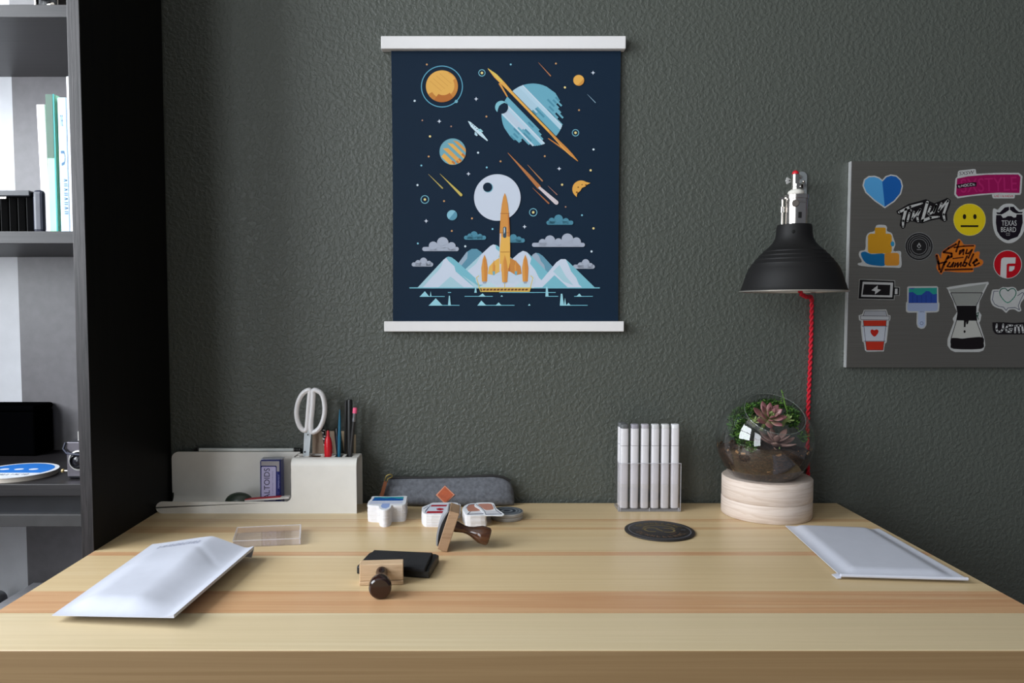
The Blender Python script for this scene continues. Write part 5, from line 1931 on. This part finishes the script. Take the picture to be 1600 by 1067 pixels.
for i in range(n_ + 1):
    a = math.pi - (math.pi - a_open) * i / n_
    prof.append((RG * math.sin(a), RG * math.cos(a)))
m = MB()
m.lathe(prof, 56, TG, 0, False)
for v in m.v:
    if v.z < z2_ + 0.0007:
        v.z = z2_ + 0.0007
m.obj('glass_bowl', glass, ter, angle=180)
m = MB()
m.tube([TG @ Vector((RG * math.sin(a_open) * math.cos(q), RG * math.sin(a_open) * math.sin(q), RG * math.cos(a_open))) for q in [2 * math.pi * i / 56 for i in range(56)]], 0.0009, 8, True)
m.obj('bowl_rim', clear('glass_rim', (0.84, 0.88, 0.86), 1.5, 0.03, 1.2, 0.07, (0.6, 0.62, 0.6)), ter)
# soil filling the bottom
soil = wood('bark_soil', [(12, 9, 7), (40, 26, 17), (18, 12, 9), (84, 56, 35), (24, 16, 11), (122, 92, 64)], (170, 170, 330), rough=0.9, bump=0.7, detail=5, dist=1.8, pos=[.3, .42, .5, .58, .64, .74])
zs = W(1194, 711, gc.y - .05).z - gc.z
Rs = RG - 0.0018
m = MB()
pr = []
for i in range(15):
    a = math.pi - (math.pi - math.acos(zs / Rs)) * i / 14
    pr.append((Rs * math.sin(a), Rs * math.cos(a)))
rt = pr[-1][0]
pr += [(rt * .85, zs + .003), (rt * .55, zs + .008), (rt * .25, zs + .011), (0.0001, zs + .012)]
m.lathe(pr, 44, Matrix.Translation(gc), 0, False)
rnd = random.Random(3)
for v in m.v:
    if v.z < z2_ + 0.0022:
        v.z = z2_ + 0.0022
    elif v.z > gc.z + zs - .001:
        v.z += rnd.uniform(-.003, .003)
m.obj('soil', soil, ter, angle=180)
m = MB()
for i in range(240):
    a = rnd.uniform(0, 2 * math.pi)
    q = rnd.uniform(-1, 1)
    zq = rnd.uniform(flatz + .008, zs + .004)
    rr = math.sqrt(max(0, Rs ** 2 - zq ** 2)) - .0016
    if i > 150:
        rr *= math.sqrt(rnd.random())
        zq = zs + .010 * (1 - rr / Rs)
    M_ = Matrix.Translation(gc + Vector((rr * math.cos(a), rr * math.sin(a), zq))) @ Matrix.Rotation(a, 4, 'Z') @ Matrix.Rotation(rnd.uniform(-.5, .5), 4, 'X')
    m.box(-.0006, .0006, -rnd.uniform(.0015, .005), rnd.uniform(.0015, .005), -rnd.uniform(.001, .0026), rnd.uniform(.001, .0026), rnd.choice((0, 0, 1, 2)), M_)
o = m.obj('bark_chips', [mat('dark_bark', (38, 24, 15), rough=0.9), mat('mid_bark', (92, 60, 36), rough=0.9), mat('light_bark', (138, 100, 66), rough=0.9)], ter)
o['kind'] = 'stuff'
# dark pebble against the glass
pb_ = D(1230, 722, gc.z - .030)
pbv = [W(u, v, gc.y - .052) for u, v in ((1211, 728), (1213, 745), (1228, 741), (1242, 730), (1236, 722), (1216, 721))]
m = MB()
cpb = sum(pbv, Vector()) / 6
m.loft([[cpb + (p - cpb) * .6 + Vector((0, -.004, 0)) for p in pbv], [p for p in pbv], [p + Vector((0, .010, 0)) for p in pbv], [cpb + (p - cpb) * .5 + Vector((0, .016, 0)) for p in pbv]])
o = m.obj('pebble', mat('dark_slate', (46, 46, 54), rough=0.5), ter, angle=40)
# succulents
def leaf_mat(name, cols, length):
    """leaf colour running from its base to its tip"""
    m_, nt_, b_ = nodes(name)
    t_ = nt_.nodes.new('ShaderNodeTexCoord')
    sx_ = nt_.nodes.new('ShaderNodeSeparateXYZ')
    dv = nt_.nodes.new('ShaderNodeMath')
    dv.operation = 'DIVIDE'
    dv.inputs[1].default_value = length
    r_ = nt_.nodes.new('ShaderNodeValToRGB')
    el = r_.color_ramp.elements
    while len(el) < len(cols):
        el.new(0.5)
    for i, (p_, c_) in enumerate(cols):
        el[i].position = p_
        el[i].color = lin(c_)
    nt_.links.new(t_.outputs['Object'], sx_.inputs[0])
    nt_.links.new(sx_.outputs[0], dv.inputs[0])
    nt_.links.new(dv.outputs[0], r_.inputs[0])
    nt_.links.new(r_.outputs[0], b_.inputs['Base Color'])
    b_.inputs['Roughness'].default_value = 0.42
    return m_


leaf_m = leaf_mat('pink_tipped_leaf', [(0.05, (150, 166, 104)), (0.35, (150, 134, 108)), (0.62, (146, 100, 98)), (1.0, (120, 70, 78))], 0.029)
leaf_g = wood('green_succulent_leaf', [(150, 176, 96), (176, 196, 128), (134, 152, 92)], (60, 60, 60), rough=0.45, bump=0)
leaf_p = wood('dusky_succulent_leaf', [(140, 110, 102), (122, 94, 88), (150, 124, 112)], (40, 40, 40), rough=0.45, bump=0)


def leaf_mesh(name, L, wd, th, mm, tipcurl=.15):
    secs = [(0, .35, .8), (.12, .5, 1), (.4, .85, 1), (.62, 1, .9), (.8, .78, .7), (.92, .4, .45), (1, .03, .1)]
    rings = []
    for f, w_, t_ in secs:
        x = L * f
        zc = tipcurl * L * f * f
        rings.append([Vector((x, wd * w_ * math.cos(a), zc + th * t_ * (math.sin(a) * (.55 if math.sin(a) > 0 else 1)))) for a in [2 * math.pi * i / 8 for i in range(8)]])
    return MB().loft(rings).obj(name, mm, None, None, angle=180)


def rosette(label, pos, size, layers, mats, axis, stem_to=None):
    root = tag(bpy.data.objects.new('succulent', None), label)
    COL.objects.link(root)
    root.parent = ter
    root.location = pos - wloc(ter)
    root.rotation_euler = axis
    srcs = []
    for i, mm in enumerate(mats):
        srcs.append(leaf_mesh('leaf', size, size * .23, size * .10, mm))
    used = [False] * len(srcs)
    ph = 0
    for (cnt, elev, sc_, mi, zo) in layers:
        for q in range(cnt):
            src = srcs[mi]
            if used[mi]:
                c = src.copy()
                COL.objects.link(c)
            else:
                c = src
                used[mi] = True
            c.parent = root
            az = ph + 2 * math.pi * q / cnt + rnd.uniform(-.15, .15)
            c.rotation_euler = (0, -math.radians(elev + rnd.uniform(-6, 6)), az)
            s2_ = sc_ * rnd.uniform(.9, 1.1)
            c.scale = (s2_, s2_, s2_)
            c.location = (0.002 * math.cos(az), 0.002 * math.sin(az), zo)
        ph += .45
    st_ = MB().tube([(0, 0, 0.002), (0, 0.003, -size * .8), (0.002, .006, -size * 1.5)], [.0028, .003, .0034], 10)
    o = st_.obj('stem', leaf_g, root, local=True)
    return root


rosette('main rosette of pink-tipped green leaves', W(1202, 653, gc.y - .012), 0.029, [(7, 16, 1.0, 0, -.003), (6, 34, .85, 0, 0), (5, 54, .6, 0, .003), (4, 74, .36, 1, .004)], [leaf_m, leaf_g], (math.radians(46), math.radians(4), 0))
rosette('small green rosette right of the main one', W(1229, 656, gc.y - .004), 0.0105, [(5, 20, 1, 0, 0), (5, 45, .8, 0, .001), (3, 70, .5, 0, .002)], [leaf_g], (math.radians(30), math.radians(18), 0))
rosette('small green and pink rosette on the left', W(1178, 658, gc.y - .010), 0.0105, [(5, 18, 1, 1, 0), (4, 50, .75, 0, .001)], [leaf_g, leaf_m], (math.radians(34), math.radians(-20), 0))
rosette('low rosette of broad dusky leaves seen through the glass', W(1212, 692, gc.y - .022), 0.035, [(6, 12, 1.0, 0, -.002), (5, 34, .75, 0, .002)], [leaf_p], (math.radians(12), math.radians(4), math.radians(12)))
rosette('fallen pink rosette lying on the bark', W(1218, 705, gc.y - .034), 0.017, [(5, 4, 1.0, 0, 0), (3, 40, .5, 1, .002)], [leaf_m, leaf_g], (math.radians(30), 0, math.radians(60)))
# moss and sprigs
moss_m = [mat('moss_green', (58, 96, 34), rough=0.9), mat('light_moss', (88, 126, 44), rough=0.9), mat('dark_moss', (32, 58, 24), rough=0.9)]
m = MB()


def tuft(c, rad, cnt, size):
    for i in range(cnt):
        while True:
            d = Vector((rnd.uniform(-1, 1), rnd.uniform(-1, 1), rnd.uniform(-1, 1)))
            if d.length <= 1:
                break
        p = Vector((c[0] + d.x * rad[0], c[1] + d.y * rad[1], c[2] + d.z * rad[2]))
        rel = p - gc
        lim = RG - .0045
        if rel.length > lim:
            p = gc + rel * (lim / rel.length) if (tilt.inverted() @ rel).z < RG * .70 else p
        e1 = Vector((rnd.uniform(-1, 1), rnd.uniform(-1, 1), rnd.uniform(-.4, 1.2))).normalized()
        e2 = e1.orthogonal().normalized()
        s_ = size * rnd.uniform(.6, 1.3)
        m.add([p - e2 * s_ * .16, p + e2 * s_ * .16, p + e1 * s_ * .6 + e2 * s_ * .2, p + e1 * s_, p + e1 * s_ * .6 - e2 * s_ * .2], [(0, 1, 2, 3, 4)], rnd.choice((0, 0, 1, 2)))


def at(u, v, dy):
    return W(u, v, gc.y + dy)


tuft(at(1153, 662, -.012), (.014, .02, .026), 700, .0055)
tuft(at(1158, 685, -.030), (.010, .014, .014), 260, .005)
tuft(at(1174, 640, .012), (.013, .016, .011), 360, .0055)
tuft(at(1203, 633, .024), (.028, .014, .010), 560, .0055)
tuft(at(1238, 652, .014), (.013, .016, .020), 560, .0055)
tuft(at(1256, 682, .010), (.005, .014, .012), 200, .005)
tuft(at(1175, 698, -.052), (.010, .006, .009), 240, .0045)
tuft(at(1165, 645, .0), (.012, .02, .014), 300, .0055)
o = m.obj('moss', moss_m, ter)
o['kind'] = 'stuff'
sp_ = [at(u, v, .012) for u, v in ((1231, 645), (1226, 630), (1224, 620), (1221, 609.5))]
m2 = MB()
m2.tube(sp_, [.0011, .001, .0008, .0005], 7)
for i in range(26):
    f = i / 25 * 2.99
    a, b = sp_[int(f)], sp_[min(3, int(f) + 1)]
    p = a.lerp(b, f - int(f))
    e1 = Vector((math.cos(i * 2.4), math.sin(i * 2.4), .8)).normalized()
    e2 = e1.orthogonal().normalized()
    m2.add([p, p + e1 * .0018 + e2 * .0006, p + e1 * .0036, p + e1 * .0018 - e2 * .0006], [(0, 1, 2, 3)], 0)
m2.obj('sprig', mat('sprig_green', (98, 138, 52), rough=0.8), ter)

# ================================================================== THINGS IN THE BOOKCASE
# upper shelf books; spines near the front edge
yK = 1.10
zk = Z2 + 0.0003


def book(label, u0, u1, vtop, cover, y=yK, depth=0.16, lean=0.0, xr_=None, name='book', pages=True, x0=None):
    a = W(u0, 350, y)
    b = W(u1, 350, y)
    top = W((u0 + u1) / 2, vtop, y)
    x0_, x1_ = a.x, b.x if xr_ is None else xr_
    h_ = top.z - zk
    root = thing(name, label, 'book', (x0_, y, zk), 'books on the upper shelf', (0, math.radians(lean), 0))
    w_ = x1_ - x0_
    MB().box(0, w_, 0, 0.003, 0, h_).obj('spine', cover, root, local=True, bevel=0.0012)
    MB().box(0, 0.0022, 0.0032, depth, 0, h_).obj('cover', cover, root, local=True)
    MB().box(w_ - .0022, w_, 0.0032, depth, 0, h_).obj('cover', cover, root, local=True)
    MB().box(0.0024, w_ - .0024, 0.0034, depth - .003, 0.002, h_ - .003).obj('pages', mat('book_pages', (226, 222, 214), rough=0.8), root, local=True)
    return root, w_, h_


wb = mat('white_book_cover', (246, 242, 250), rough=0.5)
b1, w1, h1 = book('white book leaning at the left end of the four books', 66.5, 80, 163, wb, lean=-1.3)
gb = mat('mint_book_cover', (168, 232, 190), rough=0.5)
b2, w2, h2 = book('mint green book with a dark green upper spine', 77.5, 90.5, 147, gb)
MB().box(-.0002, w2 * .82, -.0008, 0.0, h2 * .545, h2 - .0004).obj('spine_label', mat('dark_sage_label', (72, 104, 88), rough=0.5), b2, local=True)
MB().box(w2 * .84, w2 + .0002, -.0006, 0.0, 0, h2).obj('spine_joint', mat('teal_joint', (36, 160, 156), rough=0.5), b2, local=True)
bb = wood('cloudy_blue_cover', [(228, 242, 250), (206, 230, 246), (184, 214, 236), (232, 244, 250)], (30, 30, 14), rough=0.5, bump=0)
b3, w3, h3 = book('cloudy pale blue book with vertical lettering on its spine', 95, 109, 152, bb)


def BK(x, y, h):
    p = b3.location
    return Vector((p.x + x * w3, p.y - .0002 - h, p.z + (1 - y) * h3))


A = Art(BK, .00002)
A.text('THE', .42, .17, .28, .08, (120, 150, 180))
A.ring(.5, .44, .0, .0, (120, 150, 180), 3)
A.stroke([(.25, .40), (.6, .40), (.72, .44), (.6, .48), (.3, .49)], .02, (96, 130, 166), joints=False)
for i in range(8):
    y_ = .60 + i * .034
    A.stroke([(.5, y_), (.84, y_), (.84, y_ + .014), (.5, y_ + .014)] if i % 2 else [(.5, y_ + .014), (.84, y_ + .007), (.5, y_)], .007, (110, 142, 176), joints=False)
A.obj('spine_print', b3, None)
b4, w4, h4 = book('tall bright white book pressed against the bookcase side', 109.5, 118, 119, mat('bright_white_cover', (240, 240, 246), rough=0.5), xr_=XP - TP - 0.0004)

# folding camera with bellows
yC = 1.10
x1c = W(71.5, 330, yC).x
zc1 = W(40, 296, yC).z
xl = W(-70, 330, yC).x
fc = thing('bellows_camera', 'black leather folding camera with pleated bellows on the upper shelf', 'camera', ((xl + x1c) / 2, yC, zk))
lth = mat('black_camera_leather', (22, 22, 26), rough=0.35, var=0.2, scale=300, bump=0.3)
MB().box(xl, x1c, yC + .020, yC + .055, zk, zc1).obj('body', lth, fc, bevel=0.006, seg=3)
MB().box(W(52, 330, yC).x, x1c, yC - .004, yC + .0195, zk, zc1 - .0006).obj('end_cover', mat('blue_black_leather', (40, 42, 56), rough=0.35, var=0.1), fc, bevel=0.006, seg=3)
xe = W(51, 330, yC).x
np_ = 9
for i in range(np_):
    q0, q1 = xl + (xe - xl) * i / np_, xl + (xe - xl) * (i + 1) / np_
    MB().prism([(q0, yC + .0195, zk), (q1, yC + .0195, zk), (q1 - .001, yC + .004, zk), ((q0 + q1) / 2, yC - .003, zk), (q0 + .001, yC + .004, zk)], (0, 0, zc1 - zk - .012)).obj('pleat', mat('bellows_cloth', (14, 14, 15), rough=0.6), fc)
MB().box(xl, xe, yC - .006, yC + .0195, zc1 - .0105, zc1 - .002).obj('top_rail', mat('grey_black_rail', (44, 46, 52), rough=0.3), fc, bevel=0.0015)
p = W(6, 309, yC - .006)
MB().box(p.x - .01, p.x + .004, yC - .0075, yC - .0062, p.z - .0012, p.z + .0012).obj('latch', chrome, fc)
MB().box(x1c - .008, x1c - .001, yC + .02, yC + .026, zc1 + .0001, zc1 + .0022).obj('lug', chrome, fc)

# blue round sticker stack on the lower shelf
dc2 = Vector((-0.697, 1.122, Z3))
r2 = 0.0545
bd = thing('blue_sticker_pile', 'low pile of round white-edged blue stickers on the lower shelf', 'sticker stack', dc2)
MB().lathe([(r2, Z3 + .0003), (r2, Z3 + .0068)], 64, Matrix.Translation((dc2.x, dc2.y, 0))).obj('sheets', mat('kraft_white_edge', (206, 196, 184), rough=0.6), bd, angle=50)['kind'] = 'stuff'
MB().lathe([(r2 + .0012, Z3 + .0070), (r2 + .0012, Z3 + .0078)], 64, Matrix.Translation((dc2.x + .0006, dc2.y, 0))).obj('top_sticker', mat('white_sticker', (236, 238, 244), rough=0.4), bd, angle=50)


def P2d(x, y, h):
    return Vector((dc2.x + .0006 + x * r2, dc2.y - y * r2, Z3 + .0079 + h))


A = Art(P2d, .00003)
A.disc(0, -.02, .90, (42, 118, 206), 60)
A.poly([(-.86, .34), (.86, .34), (.74, .56), (.5, .76), (0, .9), (-.5, .76), (-.74, .56)], (228, 232, 240))
for x in (-.42, -.02, .38):
    A.poly(circ(x, -.12, .12, 20, .10), (228, 234, 244))
A.scribble(-.5, .60, .62, .52, .15, 12, (110, 120, 140), .03)
A.obj('print', bd)

# small old camera beside it
yV = 1.095
vx0, vx1 = W(103.5, 720, yV).x, XP - TP - 0.004
zv0, zv1 = Z3 + .0004, W(115, 690, yV).z
vc = thing('box_camera', 'small old black camera with a ringed lens at the shelf end', 'camera', ((vx0 + vx1) / 2, yV, zv0))
MB().box(vx0, vx1, yV + .002, yV + .045, zv0, zv1).obj('body', mat('dark_camera_body', (30, 30, 38), rough=0.4), vc, bevel=0.003, seg=2)
MB().box(vx0 + .001, vx1 - .001, yV, yV + .0018, zv0 + .004, zv1 - .001).obj('face_plate', mat('brushed_face', (120, 116, 124), rough=0.3, metal=0.8), vc, bevel=0.0006)
lc = W(123, 719.5, yV - .002)
Tl = Matrix.Translation((lc.x, yV - .0005, lc.z)) @ Matrix.Rotation(math.pi / 2, 4, 'X')
kv = 1.10 / F
MB().lathe([(16 * kv, 0), (16 * kv, .002), (14 * kv, .0024), (14 * kv, .0008)], 40, Tl).obj('outer_ring', mat('bright_lens_ring', (206, 204, 200), rough=0.3, metal=0.6), vc, angle=30)
MB().lathe([(13.8 * kv, .0006), (13.8 * kv, .0012), (11 * kv, .0014), (11 * kv, .008), (9.6 * kv, .009), (9 * kv, .006)], 40, Tl).obj('lens_barrel', mat('black_lens_barrel', (26, 26, 30), rough=0.3), vc, angle=30)
MB().lathe([(8.6 * kv, .006), (7 * kv, .0068), (5 * kv, .0078), (2.5 * kv, .0084), (0, .0086)], 32, Tl).obj('lens', mat('lens_glass', (34, 34, 40), rough=0.2, spec=0.6, var=0), vc, angle=60)
MB().tube([(vx0 + .0005, yV - .001, zv1 - .001), (vx0 - .002, yV - .003, zv1 - .010), (vx0 + .004, yV - .005, zv1 - .016), (lc.x - .004, yV - .010, lc.z + .011), (lc.x + .006, yV - .010, lc.z + .010)], 0.0016, 10).obj('strap', mat('dark_blue_strap', (38, 42, 62), rough=0.5), vc)
kp = W(98.5, 735.5, yV + .012)
MB().ball((kp.x, yV + .012, kp.z), 0.0030, 14).obj('knob', mat('pale_brass', (196, 170, 120), rough=0.3, metal=0.6), vc)
MB().tube([(kp.x, yV + .012, kp.z), (vx0 + .002, yV + .012, kp.z)], 0.0012, 8).obj('knob_shaft', chrome, vc)
q = W(125.5, 681, yV + .01)
m = MB()
for dx_ in (-.0025, .0025):
    m.box(q.x + dx_ - .0008, q.x + dx_ + .0008, yV + .009, yV + .011, zv1, zv1 + .012)
m.box(q.x - .0033, q.x + .0033, yV + .009, yV + .011, zv1 + .012, zv1 + .0136)
m.obj('viewfinder_frame', mat('bright_lens_ring', (206, 204, 200)), vc)

# black box at the back
bx1 = W(54.5, 690, 1.27).x
zb1 = W(30, 634, 1.27).z
bxo = thing('black_box', 'plain black box standing at the back of the lower shelf', 'box', (bx1 - .09, 1.27, Z3))
blkb = mat('soft_black_box', (4, 4, 5), rough=0.9, spec=0.0, var=0)
MB().box(bx1 - .18, bx1, 1.27, 1.328, Z3 + .0004, zb1 - .0105).obj('base', blkb, bxo, bevel=0.004, seg=3)
MB().box(bx1 - .1805, bx1 + .0005, 1.2695, 1.3285, zb1 - .010, zb1).obj('lid', blkb, bxo, bevel=0.004, seg=3)

# pale mailer sleeves lying on the bottom shelf, beside the desk
zs1 = Z4 + .036
xs0 = D(57, 907, zs1).x
sl = thing('plastic_sleeves', 'pile of pale clear plastic sleeves beside the desk on the lowest shelf', 'sleeves', (xs0 + .1, 1.2, Z4))
m = MB()
for i in range(9):
    d_ = .0008 * math.sin(i * 2.3)
    m.box(xs0 + d_, xi1 - .004, 1.085 + d_, 1.312 - d_, Z4 + .0004 + i * .0039, Z4 + .0040 + i * .0039)
o = m.obj('sheets', mat('milky_plastic', (240, 240, 248), rough=0.3), sl)
o['kind'] = 'stuff'
MB().box(xs0 + .004, xi1 - .004, 1.09, 1.305, Z4 + .0356, Z4 + .0362).obj('top_sheet', mat('milky_plastic', (206, 208, 220)), sl)
# silver canister
p = D(1, 941, Z4 + .012)
cn = thing('silver_canister', 'small silver canister lying on the lowest shelf at the photo edge', 'canister', (p.x - .02, 1.27, Z4))
Tn = Matrix.Translation((p.x - .012, 1.255, Z4 + .0135)) @ Matrix.Rotation(math.pi / 2, 4, 'X')
MB().lathe([(.012, -.045), (.0132, -.044), (.0132, 0), (.012, .002)], 28, Tn).obj('barrel', mat('grey_metal', (150, 152, 156), rough=0.3, metal=0.7), cn)
MB().lathe([(.0095, .0022), (.0095, .006), (.008, .007)], 24, Tn).obj('cap', mat('pale_cap', (220, 222, 226), rough=0.3), cn)

# camera on the top shelf, only its foot in view
yT = 1.09
tz = Z1 + .0004
tx0_, tx1_ = W(53, 2, yT).x, W(91, 2, yT).x
tcam = thing('chrome_camera', 'black camera with chrome corners on the top shelf', 'camera', ((tx0_ + tx1_) / 2, yT, tz))
MB().box(tx0_ + .002, tx1_ - .002, yT + .002, yT + .035, tz + .001, tz + .055).obj('body', mat('black_camera_leather', (22, 22, 26)), tcam, bevel=0.004, seg=3)
m = MB()
m.box(tx0_, tx0_ + .0035, yT, yT + .036, tz, tz + .05)
m.box(tx1_ - .002, tx1_, yT, yT + .036, tz, tz + .05)
m.obj('chrome_edge', chrome, tcam, bevel=0.001)
MB().lathe([(.006, 0), (.006, .004), (.004, .005)], 24, Matrix.Translation((tx1_ - .009, yT + .001, tz + .0065)) @ Matrix.Rotation(math.pi / 2, 4, 'X')).obj('chrome_knob', chrome, tcam)
MB().lathe([(.014, 0), (.014, .012), (.011, .013), (.010, .009)], 32, Matrix.Translation(((tx0_ + tx1_) / 2 - .004, yT + .001, tz + .03)) @ Matrix.Rotation(math.pi / 2, 4, 'X')).obj('lens', mat('black_lens_barrel', (26, 26, 30)), tcam)
